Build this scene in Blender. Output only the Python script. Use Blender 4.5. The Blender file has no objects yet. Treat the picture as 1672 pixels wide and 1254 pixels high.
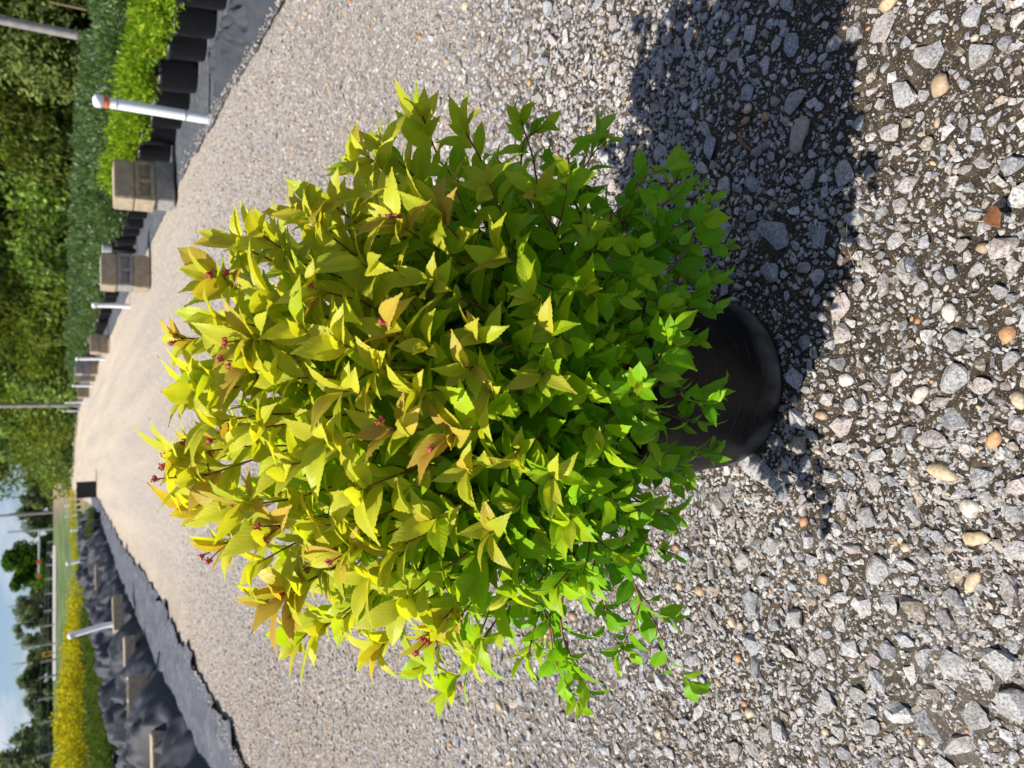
import bpy, bmesh, math, random
import numpy as np
from mathutils import Vector, Matrix, noise
from mathutils.bvhtree import BVHTree

rnd = random.Random(7)
nrng = np.random.default_rng(11)
scene = bpy.context.scene
C = scene.collection
R = math.radians

# ------------------------------------------------------------------ camera, light
H = 0.80                     # camera height
PITCH = R(30.57)
F = 1263.0                   # focal length in photo pixels (photo 1672 x 1254)
sp, cp = math.sin(PITCH), math.cos(PITCH)
CAM = Vector((0, 0, H))

cam_d = bpy.data.cameras.new("camera")
cam = bpy.data.objects.new("camera", cam_d)
C.objects.link(cam)
cam_d.sensor_fit = 'HORIZONTAL'
cam_d.sensor_width = 36.0
cam_d.lens = 18.0 * F / 836.0
cam_d.clip_start = 0.02
cam_d.clip_end = 3000
cam_d.dof.use_dof = True
cam_d.dof.focus_distance = 0.80
cam_d.dof.aperture_fstop = 9.0
# the phone was held sideways: the picture's left is up in the world
mx = Matrix(((0, 1, 0), (-sp, 0, -cp), (-cp, 0, sp)))
cam.matrix_world = Matrix.Translation(CAM) @ mx.to_4x4()
scene.camera = cam

SUN_EL, SUN_AZ = R(56), R(-94)      # azimuth from +Y towards +X
sun_dir = Vector((math.sin(SUN_AZ) * math.cos(SUN_EL), math.cos(SUN_AZ) * math.cos(SUN_EL), math.sin(SUN_EL)))
sd = bpy.data.lights.new("sun", 'SUN')
sd.energy = 4.9
sd.angle = R(0.53)
sd.color = (1.0, 0.945, 0.86)
so = bpy.data.objects.new("sun", sd)
so.rotation_euler = sun_dir.to_track_quat('Z', 'Y').to_euler()
so.location = (-20, 0, 30)
C.objects.link(so)

world = bpy.data.worlds.new("World")
scene.world = world
world.use_nodes = True
wt = world.node_tree
wt.nodes.clear()
wo = wt.nodes.new('ShaderNodeOutputWorld')
wb = wt.nodes.new('ShaderNodeBackground')
sky = wt.nodes.new('ShaderNodeTexSky')
sky.sky_type = 'NISHITA'
sky.sun_disc = False
sky.sun_elevation = SUN_EL
sky.sun_rotation = SUN_AZ
sky.air_density = 1.0
sky.dust_density = 0.15
sky.ozone_density = 1.3
tc = wt.nodes.new('ShaderNodeTexCoord')
mp = wt.nodes.new('ShaderNodeMapping')
mp.inputs['Scale'].default_value = (3.0, 3.0, 9.0)
nz = wt.nodes.new('ShaderNodeTexNoise')
nz.inputs['Scale'].default_value = 2.6
nz.inputs['Detail'].default_value = 7
nz.inputs['Roughness'].default_value = 0.55
cr = wt.nodes.new('ShaderNodeValToRGB')
cr.color_ramp.elements[0].position = 0.46
cr.color_ramp.elements[1].position = 0.66
mxn = wt.nodes.new('ShaderNodeMix')
mxn.data_type = 'RGBA'
mxn.inputs['B'].default_value = (8.5, 8.8, 9.3, 1)
wt.links.new(tc.outputs['Generated'], mp.inputs['Vector'])
wt.links.new(mp.outputs['Vector'], nz.inputs['Vector'])
wt.links.new(nz.outputs['Fac'], cr.inputs['Fac'])
wt.links.new(cr.outputs['Color'], mxn.inputs['Factor'])
tint = wt.nodes.new('ShaderNodeMix'); tint.data_type = 'RGBA'; tint.blend_type = 'MULTIPLY'
tint.inputs['Factor'].default_value = 1.0
tint.inputs['B'].default_value = (0.66, 0.82, 1.22, 1)
wt.links.new(sky.outputs['Color'], tint.inputs['A'])
wt.links.new(tint.outputs['Result'], mxn.inputs['A'])
wt.links.new(mxn.outputs['Result'], wb.inputs['Color'])
wt.links.new(wb.outputs['Background'], wo.inputs['Surface'])
wb.inputs['Strength'].default_value = 0.058

vs = scene.view_settings
vs.view_transform = 'Standard'
vs.look = 'None'
vs.gamma = 1.0
vs.exposure = 0.68
vs.use_curve_mapping = False

# ------------------------------------------------------------------ helpers
def ray(px, py):
    u, v = 627.0 - py, 836.0 - px
    return Vector((u, v * sp + F * cp, v * cp - F * sp))

def G(px, py, z=0.0):
    r = ray(px, py)
    return CAM + r * ((z - H) / r.z)

def at(px, py, Y):
    r = ray(px, py)
    return CAM + r * (Y / r.y)

def project(p):
    d = p - CAM
    w = d.y * cp - d.z * sp
    v = d.y * sp + d.z * cp
    return 836 - F * v / w, 627 - F * d.x / w, w

def tag(o, label=None, cat=None, group=None, kind=None):
    if label: o['label'] = label
    if cat: o['category'] = cat
    if group: o['group'] = group
    if kind: o['kind'] = kind
    return o

def link(name, mesh, mat=None, parent=None):
    o = bpy.data.objects.new(name, mesh)
    C.objects.link(o)
    if mat is not None and mesh is not None and not mesh.materials:
        mesh.materials.append(mat)
    if parent is not None:
        o.parent = parent
    return o

def empty(name, loc=(0, 0, 0), rz=0.0):
    o = bpy.data.objects.new(name, None)
    o.location = loc
    o.rotation_euler.z = rz
    o.empty_display_size = 0.1
    C.objects.link(o)
    return o

def mesh_np(name, V, T, smooth=False, col=None, uv=None):
    """V (n,3), T (m,3) triangles, col (n,3) per vertex, uv (n,2) per vertex."""
    V = np.asarray(V, np.float32); T = np.asarray(T, np.int32)
    me = bpy.data.meshes.new(name)
    me.vertices.add(len(V)); me.vertices.foreach_set('co', V.ravel())
    k = T.shape[1]
    me.loops.add(T.size); me.loops.foreach_set('vertex_index', T.ravel())
    me.polygons.add(len(T))
    me.polygons.foreach_set('loop_start', np.arange(0, T.size, k, dtype=np.int32))
    me.polygons.foreach_set('loop_total', np.full(len(T), k, np.int32))
    me.polygons.foreach_set('use_smooth', np.full(len(T), smooth, bool))
    if col is not None:
        a = me.color_attributes.new('Col', 'FLOAT_COLOR', 'POINT')
        c4 = np.ones((len(V), 4), np.float32); c4[:, :3] = col
        a.data.foreach_set('color', c4.ravel())
    if uv is not None:
        l = me.uv_layers.new(name='UVMap')
        l.data.foreach_set('uv', np.asarray(uv, np.float32)[T.ravel()].ravel())
    me.update(calc_edges=True)
    return me

def bm_mesh(name, bm, smooth=False):
    me = bpy.data.meshes.new(name)
    bm.to_mesh(me); bm.free()
    if smooth:
        me.polygons.foreach_set('use_smooth', [True] * len(me.polygons))
    return me

def add_box(bm, cx, cy, cz, sx, sy, sz, rz=0.0, bevel=0.0):
    b2 = bmesh.new()
    bmesh.ops.create_cube(b2, size=1.0)
    bmesh.ops.scale(b2, vec=(sx, sy, sz), verts=b2.verts)
    if bevel:
        bmesh.ops.bevel(b2, geom=b2.edges[:], offset=bevel, segments=2, affect='EDGES')
    bmesh.ops.rotate(b2, matrix=Matrix.Rotation(rz, 3, 'Z'), verts=b2.verts)
    bmesh.ops.translate(b2, vec=(cx, cy, cz), verts=b2.verts)
    m = bpy.data.meshes.new('tmp'); b2.to_mesh(m); b2.free()
    bm.from_mesh(m); bpy.data.meshes.remove(m)

def lathe(name, prof, seg=48, smooth=True, caps=True):
    bm = bmesh.new()
    rings = []
    for r, z in prof:
        rings.append([bm.verts.new((r * math.cos(2 * math.pi * i / seg), r * math.sin(2 * math.pi * i / seg), z)) for i in range(seg)])
    for a, b in zip(rings[:-1], rings[1:]):
        for i in range(seg):
            bm.faces.new((a[i], a[(i + 1) % seg], b[(i + 1) % seg], b[i]))
    if caps:
        bm.faces.new(list(reversed(rings[0])))
        bm.faces.new(rings[-1])
    return bm_mesh(name, bm, smooth)

def tube_np(pts, radii, seg=6):
    """returns V,T(quads) of a tapered tube"""
    pts = [Vector(p) for p in pts]
    V, Q = [], []
    n = len(pts)
    for i, p in enumerate(pts):
        t = (pts[min(i + 1, n - 1)] - pts[max(i - 1, 0)]).normalized()
        a = t.orthogonal().normalized() if i == 0 else (prev - t * prev.dot(t)).normalized()
        prev = a
        b = t.cross(a)
        for k in range(seg):
            w = 2 * math.pi * k / seg
            V.append(p + (a * math.cos(w) + b * math.sin(w)) * radii[i])
    for i in range(n - 1):
        for k in range(seg):
            Q.append((i * seg + k, i * seg + (k + 1) % seg, (i + 1) * seg + (k + 1) % seg, (i + 1) * seg + k))
    return V, Q

def tube_mesh(name, pts, radii, seg=6):
    V, Q = tube_np(pts, radii, seg)
    return mesh_np(name, [tuple(v) for v in V], Q, True)

# ------------------------------------------------------------------ materials
def nmat(name):
    m = bpy.data.materials.new(name)
    m.use_nodes = True
    nt = m.node_tree
    b = nt.nodes['Principled BSDF']
    return m, nt, b

def N(nt, t, **kw):
    n = nt.nodes.new(t)
    for k, v in kw.items():
        if k in n.inputs.keys(): n.inputs[k].default_value = v
        else: setattr(n, k, v)
    return n

def ramp(nt, src, stops):
    r = nt.nodes.new('ShaderNodeValToRGB')
    el = r.color_ramp.elements
    while len(el) < len(stops): el.new(0.5)
    for e, (p, c) in zip(el, stops):
        e.position = p; e.color = (*c, 1)
    nt.links.new(src, r.inputs['Fac'])
    return r.outputs['Color']

def mix(nt, fac, a, b, mode='MIX'):
    n = nt.nodes.new('ShaderNodeMix'); n.data_type = 'RGBA'; n.blend_type = mode
    for s, v in (('Factor', fac), ('A', a), ('B', b)):
        if isinstance(v, bpy.types.NodeSocket): nt.links.new(v, n.inputs[s])
        elif s == 'Factor': n.inputs[s].default_value = v
        else: n.inputs[s].default_value = (*v, 1)
    return n.outputs['Result']

def math_n(nt, op, a, b=0.0, c=0.0):
    n = nt.nodes.new('ShaderNodeMath'); n.operation = op
    for i, v in enumerate((a, b, c)):
        if isinstance(v, bpy.types.NodeSocket): nt.links.new(v, n.inputs[i])
        else: n.inputs[i].default_value = v
    return n.outputs[0]

def maprange(nt, v, a, b, c=0.0, d=1.0):
    n = nt.nodes.new('ShaderNodeMapRange')
    n.inputs[1].default_value = a; n.inputs[2].default_value = b
    n.inputs[3].default_value = c; n.inputs[4].default_value = d
    nt.links.new(v, n.inputs[0])
    return n.outputs[0]

def position(nt):
    return nt.nodes.new('ShaderNodeNewGeometry').outputs['Position']

def noise_t(nt, vec, scale, detail=4, rough=0.55, out='Fac'):
    n = nt.nodes.new('ShaderNodeTexNoise')
    n.inputs['Scale'].default_value = scale; n.inputs['Detail'].default_value = detail
    n.inputs['Roughness'].default_value = rough
    nt.links.new(vec, n.inputs['Vector'])
    return n.outputs[out]

def bump(nt, h, strength, dist, b, prev=None):
    n = nt.nodes.new('ShaderNodeBump')
    n.inputs['Strength'].default_value = strength; n.inputs['Distance'].default_value = dist
    nt.links.new(h, n.inputs['Height'])
    if prev is not None: nt.links.new(prev, n.inputs['Normal'])
    if b is not None: nt.links.new(n.outputs[0], b.inputs['Normal'])
    return n.outputs[0]

def simple(name, col, rough=0.6, var=0.25, scale=30, bs=0.2, bd=0.002, spec=0.4, metal=0.0):
    m, nt, b = nmat(name)
    p = position(nt)
    f = noise_t(nt, p, scale, 5)
    lo = tuple(c * (1 - var) for c in col); hi = tuple(min(1, c * (1 + var)) for c in col)
    nt.links.new(ramp(nt, f, [(0.3, lo), (0.7, hi)]), b.inputs['Base Color'])
    b.inputs['Roughness'].default_value = rough
    b.inputs['Specular IOR Level'].default_value = spec
    b.inputs['Metallic'].default_value = metal
    bump(nt, noise_t(nt, p, scale * 4, 4), bs, bd, b)
    return m

def leaf_material(name, source, veins=True, transl=0.54, rough=0.40, pale=0.16):
    m, nt, b = nmat(name)
    if source == 'OBJECT':
        col = nt.nodes.new('ShaderNodeObjectInfo').outputs['Color']
    else:
        a = nt.nodes.new('ShaderNodeAttribute'); a.attribute_name = 'Col'; col = a.outputs['Color']
    p = position(nt)
    f = noise_t(nt, p, 90, 3)
    col = mix(nt, maprange(nt, f, 0.3, 0.7, 0.0, 0.22), col, (0.72, 0.80, 0.55), 'MULTIPLY')
    if veins:
        uvn = nt.nodes.new('ShaderNodeUVMap')
        sep = nt.nodes.new('ShaderNodeSeparateXYZ'); nt.links.new(uvn.outputs[0], sep.inputs[0])
        ax = math_n(nt, 'ABSOLUTE', math_n(nt, 'SUBTRACT', sep.outputs[0], 0.5))
        ph = math_n(nt, 'SUBTRACT', math_n(nt, 'MULTIPLY', sep.outputs[1], 8.0), math_n(nt, 'MULTIPLY', ax, 5.0))
        tri = math_n(nt, 'PINGPONG', ph, 0.5)              # 0 on a vein, 0.5 between
        side = maprange(nt, tri, 0.0, 0.16)
        mid = maprange(nt, ax, 0.0, 0.05)
        v = math_n(nt, 'MINIMUM', side, mid)                # 0 = vein
        col2 = mix(nt, 0.14, col, (0.8, 0.88, 0.25))
        col = mix(nt, v, col2, col)
        h = math_n(nt, 'ADD', math_n(nt, 'MULTIPLY', math_n(nt, 'SQRT', tri), 1.0), maprange(nt, ax, 0.0, 0.1, 0.0, 0.5))
        h = math_n(nt, 'ADD', h, math_n(nt, 'MULTIPLY', noise_t(nt, p, 500, 3), 0.5))
        bump(nt, h, 0.32, 0.0007, b)
    geo = nt.nodes.new('ShaderNodeNewGeometry')
    colb = mix(nt, pale, col, (0.50, 0.56, 0.30))
    face = mix(nt, geo.outputs['Backfacing'], col, colb)
    nt.links.new(face, b.inputs['Base Color'])
    b.inputs['Roughness'].default_value = rough
    b.inputs['Specular IOR Level'].default_value = 0.25 if veins else 0.12
    tr = nt.nodes.new('ShaderNodeBsdfTranslucent')
    tcol = mix(nt, 1.0, col, (1.0, 1.0, 0.30), 'MULTIPLY')
    nt.links.new(tcol, tr.inputs['Color'])
    ms = nt.nodes.new('ShaderNodeMixShader'); ms.inputs[0].default_value = transl
    nt.links.new(b.outputs[0], ms.inputs[1]); nt.links.new(tr.outputs[0], ms.inputs[2])
    nt.links.new(ms.outputs[0], nt.nodes['Material Output'].inputs['Surface'])
    return m

M = {}
M['leaf_obj'] = leaf_material('spirea_leaf', 'OBJECT')
M['leaf_att'] = leaf_material('spirea_leaf_inner', 'ATTR')
M['far_leaf'] = leaf_material('background_leaf', 'ATTR', veins=False, transl=0.35, rough=0.65, pale=0.0)
M['stem'] = simple('red_brown_stem', (0.20, 0.075, 0.035), 0.5, 0.35, 120, 0.3, 0.001)
M['bud'] = simple('crimson_bud', (0.40, 0.060, 0.055), 0.6, 0.6, 500, 0.3, 0.001)
M['bark'] = simple('bark', (0.09, 0.065, 0.045), 0.85, 0.4, 6, 0.6, 0.03)
M['white_pvc'] = simple('white_pipe', (0.87, 0.88, 0.89), 0.4, 0.06, 10, 0.05, 0.001)
M['orange'] = simple('orange_red_paint', (0.62, 0.12, 0.04), 0.5, 0.3, 30)
M['concrete'] = simple('tan_concrete', (0.36, 0.29, 0.20), 0.9, 0.22, 22, 0.5, 0.004)
M['concrete_grey'] = simple('grey_concrete', (0.27, 0.26, 0.24), 0.9, 0.22, 22, 0.5, 0.004)
M['black_pot'] = simple('black_nursery_plastic', (0.014, 0.014, 0.015), 0.45, 0.4, 25, 0.1, 0.001)
M['pole_wood'] = simple('weathered_pole', (0.30, 0.28, 0.26), 0.85, 0.2, 8)
M['grey_metal'] = simple('galvanised_metal', (0.42, 0.43, 0.45), 0.5, 0.1, 8)
M['roof_grey'] = simple('slate_grey_siding', (0.10, 0.11, 0.13), 0.8, 0.15, 3)
M['white_wall'] = simple('white_siding', (0.72, 0.72, 0.72), 0.7, 0.08, 2)
M['dark_glass'] = simple('dark_pane', (0.03, 0.04, 0.05), 0.15, 0.1, 2)
M['sign_yellow'] = simple('sign_yellow', (0.75, 0.42, 0.03), 0.5, 0.1, 8)
M['black_paint'] = simple('black_print', (0.02, 0.02, 0.02), 0.6, 0.1, 8)
M['dry_leaf'] = simple('dry_brown_leaf', (0.20, 0.085, 0.035), 0.6, 0.4, 200, 0.4, 0.001)
M['straw'] = simple('dry_straw', (0.36, 0.25, 0.12), 0.7, 0.3, 100)
M['far_road'] = simple('pale_far_road', (0.31, 0.30, 0.275), 0.9, 0.1, 1)

def fabric_mat():
    m, nt, b = nmat('black_woven_ground_fabric')
    p = position(nt)
    f = noise_t(nt, p, 3.0, 6, 0.6)
    f2 = noise_t(nt, p, 25.0, 5, 0.6)
    c = ramp(nt, f, [(0.3, (0.050, 0.056, 0.068)), (0.7, (0.085, 0.094, 0.112))])
    c = mix(nt, maprange(nt, f2, 0.52, 0.75), c, (0.22, 0.205, 0.19))
    nt.links.new(c, b.inputs['Base Color'])
    b.inputs['Roughness'].default_value = 0.62
    b.inputs['Specular IOR Level'].default_value = 0.4
    bump(nt, noise_t(nt, p, 60, 3), 0.25, 0.006, b)
    return m
M['fabric'] = fabric_mat()
M['fabric_dark'] = simple('dark_crumpled_fabric', (0.036, 0.040, 0.048), 0.68, 0.25, 3, 0.3, 0.006, 0.35)

def pot_mat():
    m, nt, b = nmat('dusty_black_pot')
    tcn = nt.nodes.new('ShaderNodeTexCoord'); p = tcn.outputs['Object']
    sep = nt.nodes.new('ShaderNodeSeparateXYZ'); nt.links.new(p, sep.inputs[0])
    n1 = noise_t(nt, p, 18, 6, 0.6)
    mpn = nt.nodes.new('ShaderNodeMapping'); mpn.inputs['Scale'].default_value = (6, 6, 60)
    nt.links.new(p, mpn.inputs['Vector'])
    n2 = noise_t(nt, mpn.outputs[0], 4, 5, 0.6)
    low = maprange(nt, sep.outputs[2], 0.048, 0.012)
    d = math_n(nt, 'MULTIPLY', low, maprange(nt, n1, 0.35, 0.75))
    d = math_n(nt, 'ADD', d, math_n(nt, 'MULTIPLY', maprange(nt, n2, 0.55, 0.8), 0.18))
    spk = maprange(nt, noise_t(nt, p, 320, 2), 0.70, 0.76)
    d = math_n(nt, 'MINIMUM', math_n(nt, 'ADD', d, math_n(nt, 'MULTIPLY', spk, 0.4)), 0.85)
    nt.links.new(mix(nt, d, (0.006, 0.006, 0.0065), (0.21, 0.19, 0.165)), b.inputs['Base Color'])
    nt.links.new(maprange(nt, d, 0.0, 0.6, 0.42, 0.9), b.inputs['Roughness'])
    b.inputs['Specular IOR Level'].default_value = 0.22
    bump(nt, n2, 0.12, 0.002, b)
    return m
M['pot'] = pot_mat()

def stone_mat():
    m, nt, b = nmat('granite_gravel')
    a = nt.nodes.new('ShaderNodeAttribute'); a.attribute_name = 'Col'
    p = position(nt)
    n1 = noise_t(nt, p, 330, 3, 0.6)
    n2 = noise_t(nt, p, 900, 2, 0.5)
    c = mix(nt, maprange(nt, n1, 0.52, 0.64, 0, 0.72), a.outputs['Color'], (0.08, 0.085, 0.10))
    c = mix(nt, maprange(nt, n1, 0.46, 0.37, 0, 0.5), c, (0.62, 0.60, 0.57))
    c = mix(nt, maprange(nt, n2, 0.5, 0.7, 0, 0.3), c, (0.13, 0.115, 0.10))
    d = noise_t(nt, p, 60, 4)
    c = mix(nt, maprange(nt, d, 0.48, 0.72, 0, 0.6), c, (0.19, 0.145, 0.095))
    nt.links.new(c, b.inputs['Base Color'])
    b.inputs['Roughness'].default_value = 0.72
    b.inputs['Specular IOR Level'].default_value = 0.4
    bump(nt, noise_t(nt, p, 360, 5, 0.7), 0.85, 0.0038, b)
    return m
M['stone'] = stone_mat()

def pebble_mat():
    m, nt, b = nmat('smooth_tan_pebble')
    a = nt.nodes.new('ShaderNodeAttribute'); a.attribute_name = 'Col'
    p = position(nt)
    n1 = noise_t(nt, p, 160, 5, 0.6)
    c = mix(nt, maprange(nt, n1, 0.42, 0.66, 0, 0.65), a.outputs['Color'], (0.24, 0.16, 0.10))
    nt.links.new(c, b.inputs['Base Color'])
    b.inputs['Roughness'].default_value = 0.55
    bump(nt, noise_t(nt, p, 260, 5, 0.65), 0.6, 0.002, b)
    return m
M['pebble'] = pebble_mat()

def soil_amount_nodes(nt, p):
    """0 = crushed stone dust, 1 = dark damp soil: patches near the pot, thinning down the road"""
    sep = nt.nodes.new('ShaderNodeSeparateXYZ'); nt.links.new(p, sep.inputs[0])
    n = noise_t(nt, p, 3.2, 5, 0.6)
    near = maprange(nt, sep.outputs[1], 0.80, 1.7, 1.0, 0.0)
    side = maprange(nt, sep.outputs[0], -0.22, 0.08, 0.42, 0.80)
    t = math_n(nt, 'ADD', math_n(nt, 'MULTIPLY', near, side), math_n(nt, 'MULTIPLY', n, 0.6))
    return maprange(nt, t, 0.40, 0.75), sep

def gravel_mat():
    m, nt, b = nmat('gravel_road_surface')
    p = position(nt)
    soil, sep = soil_amount_nodes(nt, p)
    v = nt.nodes.new('ShaderNodeTexVoronoi'); v.inputs['Scale'].default_value = 85.0
    v2 = nt.nodes.new('ShaderNodeTexVoronoi'); v2.inputs['Scale'].default_value = 150.0
    mpn = nt.nodes.new('ShaderNodeMapping'); mpn.inputs['Scale'].default_value = (1, 1, 0.0)
    nt.links.new(p, mpn.inputs['Vector'])
    nt.links.new(mpn.outputs[0], v.inputs['Vector']); nt.links.new(mpn.outputs[0], v2.inputs['Vector'])
    sc = nt.nodes.new('ShaderNodeSeparateColor'); nt.links.new(v.outputs['Color'], sc.inputs[0])
    sc2 = nt.nodes.new('ShaderNodeSeparateColor'); nt.links.new(v2.outputs['Color'], sc2.inputs[0])
    pal = [(0.0, (0.10, 0.09, 0.08)), (0.2, (0.21, 0.20, 0.185)), (0.5, (0.34, 0.32, 0.295)),
           (0.8, (0.47, 0.445, 0.41)), (0.93, (0.42, 0.31, 0.19)), (1.0, (0.62, 0.60, 0.56))]
    c1 = ramp(nt, sc.outputs[0], pal); c2 = ramp(nt, sc2.outputs[0], pal)
    c = mix(nt, 0.4, c1, c2)
    gap = maprange(nt, v.outputs['Distance'], 0.006 * 85, 0.0085 * 85, 0, 0.6)
    c = mix(nt, gap, c, (0.17, 0.135, 0.10))
    # wheel tracks of fine tan dust along the road
    rot = math_n(nt, 'ADD', sep.outputs[0], math_n(nt, 'MULTIPLY', sep.outputs[1], 0.0985))
    comb = nt.nodes.new('ShaderNodeCombineXYZ')
    nt.links.new(math_n(nt, 'MULTIPLY', rot, 2.0), comb.inputs[0])
    nt.links.new(math_n(nt, 'MULTIPLY', sep.outputs[1], 0.10), comb.inputs[1])
    trk = noise_t(nt, comb.outputs[0], 1.6, 5, 0.6)
    far = maprange(nt, sep.outputs[1], 3.5, 13.0)
    tanf = math_n(nt, 'MULTIPLY', maprange(nt, trk, 0.38, 0.72, 0.15, 0.70), maprange(nt, far, 0, 1, 0.12, 1.0))
    c = mix(nt, tanf, c, (0.53, 0.43, 0.31))
    edge = maprange(nt, rot, -0.65, -1.15, 0.0, 0.55)
    edge = math_n(nt, 'MULTIPLY', edge, maprange(nt, noise_t(nt, p, 2.0, 5), 0.35, 0.65))
    c = mix(nt, edge, c, (0.25, 0.19, 0.125))
    s1 = noise_t(nt, p, 45, 6, 0.7)
    sc_ = ramp(nt, s1, [(0.3, (0.014, 0.010, 0.007)), (0.52, (0.055, 0.040, 0.024)), (0.72, (0.16, 0.12, 0.075))])
    grit = maprange(nt, noise_t(nt, p, 620, 3, 0.6), 0.60, 0.68)
    sc_ = mix(nt, grit, sc_, (0.42, 0.38, 0.32))
    c = mix(nt, maprange(nt, sep.outputs[1], 2.0, 6.0, 0.30, 0.0), c, (0.50, 0.46, 0.42), 'MULTIPLY')
    gr = noise_t(nt, p, 22, 8, 0.85)
    c = mix(nt, 1.0, c, ramp(nt, gr, [(0.30, (0.60, 0.58, 0.55)), (0.5, (1.12, 1.11, 1.10)), (0.68, (1.5, 1.48, 1.44))]), 'MULTIPLY')
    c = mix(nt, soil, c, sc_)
    nt.links.new(c, b.inputs['Base Color'])
    b.inputs['Roughness'].default_value = 0.85
    b.inputs['Specular IOR Level'].default_value = 0.3
    inv = math_n(nt, 'SUBTRACT', 1.0, v.outputs['Distance'])
    hh = math_n(nt, 'ADD', math_n(nt, 'MULTIPLY', inv, math_n(nt, 'SUBTRACT', 1.0, soil)), math_n(nt, 'MULTIPLY', s1, 1.4))
    b1 = bump(nt, hh, 0.8, 0.006, None)
    bump(nt, noise_t(nt, p, 420, 5, 0.75), 0.9, 0.004, b, b1)
    return m
M['gravel'] = gravel_mat()

def ground_mat():
    m, nt, b = nmat('field_ground')
    p = position(nt)
    sep = nt.nodes.new('ShaderNodeSeparateXYZ'); nt.links.new(p, sep.inputs[0])
    n = noise_t(nt, p, 0.6, 6, 0.65)
    n2 = noise_t(nt, p, 0.12, 4, 0.55)
    grass = ramp(nt, n, [(0.3, (0.035, 0.06, 0.012)), (0.5, (0.06, 0.10, 0.02)), (0.72, (0.13, 0.17, 0.04))])
    dirt = ramp(nt, n, [(0.3, (0.16, 0.11, 0.07)), (0.7, (0.34, 0.25, 0.16))])
    az = math_n(nt, 'DIVIDE', sep.outputs[0], math_n(nt, 'MAXIMUM', sep.outputs[1], 1.0))
    f = math_n(nt, 'ADD', az, math_n(nt, 'MULTIPLY', math_n(nt, 'SUBTRACT', n2, 0.5), 0.10))
    c = mix(nt, maprange(nt, f, -0.155, -0.125), grass, dirt)
    c = mix(nt, maprange(nt, f, 0.0, 0.06), c, ramp(nt, n, [(0.3, (0.05, 0.06, 0.02)), (0.7, (0.12, 0.12, 0.045))]))
    nt.links.new(c, b.inputs['Base Color'])
    b.inputs['Roughness'].default_value = 0.95
    bump(nt, noise_t(nt, p, 3, 6, 0.7), 0.8, 0.08, b)
    return m
M['ground'] = ground_mat()

# ------------------------------------------------------------------ the setting
def smooth(a, b, x):
    t = min(1, max(0, (x - a) / (b - a))); return t * t * (3 - 2 * t)

def terrain(x, y):
    r = math.hypot(x, y)
    return 0.95 * smooth(56, 74, r) - 0.012

bm = bmesh.new()
rad = [0.0, 2, 5, 9, 14, 20, 28, 36, 46, 54, 58, 62, 66, 70, 76, 90, 120, 180, 300, 600, 1400]
seg = 72
prev = [bm.verts.new((0, 0, -0.012))]
for r in rad[1:]:
    ring = [bm.verts.new((r * math.cos(2 * math.pi * i / seg), r * math.sin(2 * math.pi * i / seg), terrain(r, 0))) for i in range(seg)]
    for i in range(seg):
        if len(prev) == 1: bm.faces.new((prev[0], ring[i], ring[(i + 1) % seg]))
        else: bm.faces.new((prev[i], ring[i], ring[(i + 1) % seg], prev[(i + 1) % seg]))
    prev = ring
tag(link('ground', bm_mesh('ground', bm, True), M['ground']), kind='structure')

def interp(tab, y):
    if y <= tab[0][0]: return tab[0][1]
    for (a, va), (b_, vb) in zip(tab[:-1], tab[1:]):
        if y <= b_: return va + (vb - va) * (y - a) / (b_ - a)
    return tab[-1][1]
SL = 0.0985
RE = [(0, 1.80), (3.4, 1.86), (4.2, 1.95), (6, 2.09), (9, 2.2), (16, 2.25), (60, 2.6)]
LE = [(0, -1.62), (3.5, -1.5), (5, -1.36), (8, -1.14), (12, -1.05), (19, -0.62), (60, -0.8)]
def xr(y): return interp(RE, y) - SL * y
def xl(y): return interp(LE, y) - SL * y
def soil_h(x, y):
    if y > 3: return 0.0
    return (noise.noise((x * 9, y * 9, 0)) * 0.004 + noise.noise((x * 30, y * 30, 3)) * 0.0022) * smooth(3, 2, y)

ys = list(np.arange(-1.5, 0.2, 0.15)) + list(np.arange(0.2, 2.2, 0.02)) + list(np.geomspace(2.2, 60, 90))
V, Q = [], []
ncol = 130
for j, y in enumerate(ys):
    a = xl(y) - 0.25 - 0.06 * noise.noise((y * 3, 1, 0)) ; b_ = xr(y) + 0.22 + 0.05 * noise.noise((y * 3, 5, 0))
    for i in range(ncol + 1):
        t = i / ncol
        t = t + 0.16 * math.sin(2 * math.pi * t) / (2 * math.pi) * (-1) * -1
        x = a + (b_ - a) * t
        V.append((x, y, 0.0 + soil_h(x, y)))
for j in range(len(ys) - 1):
    for i in range(ncol):
        k = j * (ncol + 1) + i
        Q.append((k, k + 1, k + ncol + 2, k + ncol + 1))
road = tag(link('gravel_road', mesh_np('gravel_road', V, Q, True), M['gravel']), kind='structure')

# ------------------------------------------------------------------ stones
def hull_stone(seed, npt, rough=0.12, dent=0.25):
    r = random.Random(seed)
    bm = bmesh.new()
    for i in range(npt):
        v = Vector((r.gauss(0, 1), r.gauss(0, 1), r.gauss(0, 1))).normalized()
        q = max(abs(v.x), abs(v.y), abs(v.z))
        v = v * (0.75 + 0.25 / q * 0.75) * r.uniform(1 - rough * 2, 1)
        bm.verts.new(v)
    o = bmesh.ops.convex_hull(bm, input=bm.verts)
    junk = [e for e in o['geom_interior'] if isinstance(e, bmesh.types.BMVert)]
    bmesh.ops.delete(bm, geom=junk, context='VERTS')
    bmesh.ops.triangulate(bm, faces=bm.faces)
    bm.verts.ensure_lookup_table(); bm.verts.index_update()
    V = np.array([v.co[:] for v in bm.verts]); T = np.array([[v.index for v in f.verts] for f in bm.faces])
    bm.free()
    V /= np.abs(V).max(axis=0)
    for i in range(len(V)): V[i] *= 1 - dent * r.random() ** 2
    return V, T
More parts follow.
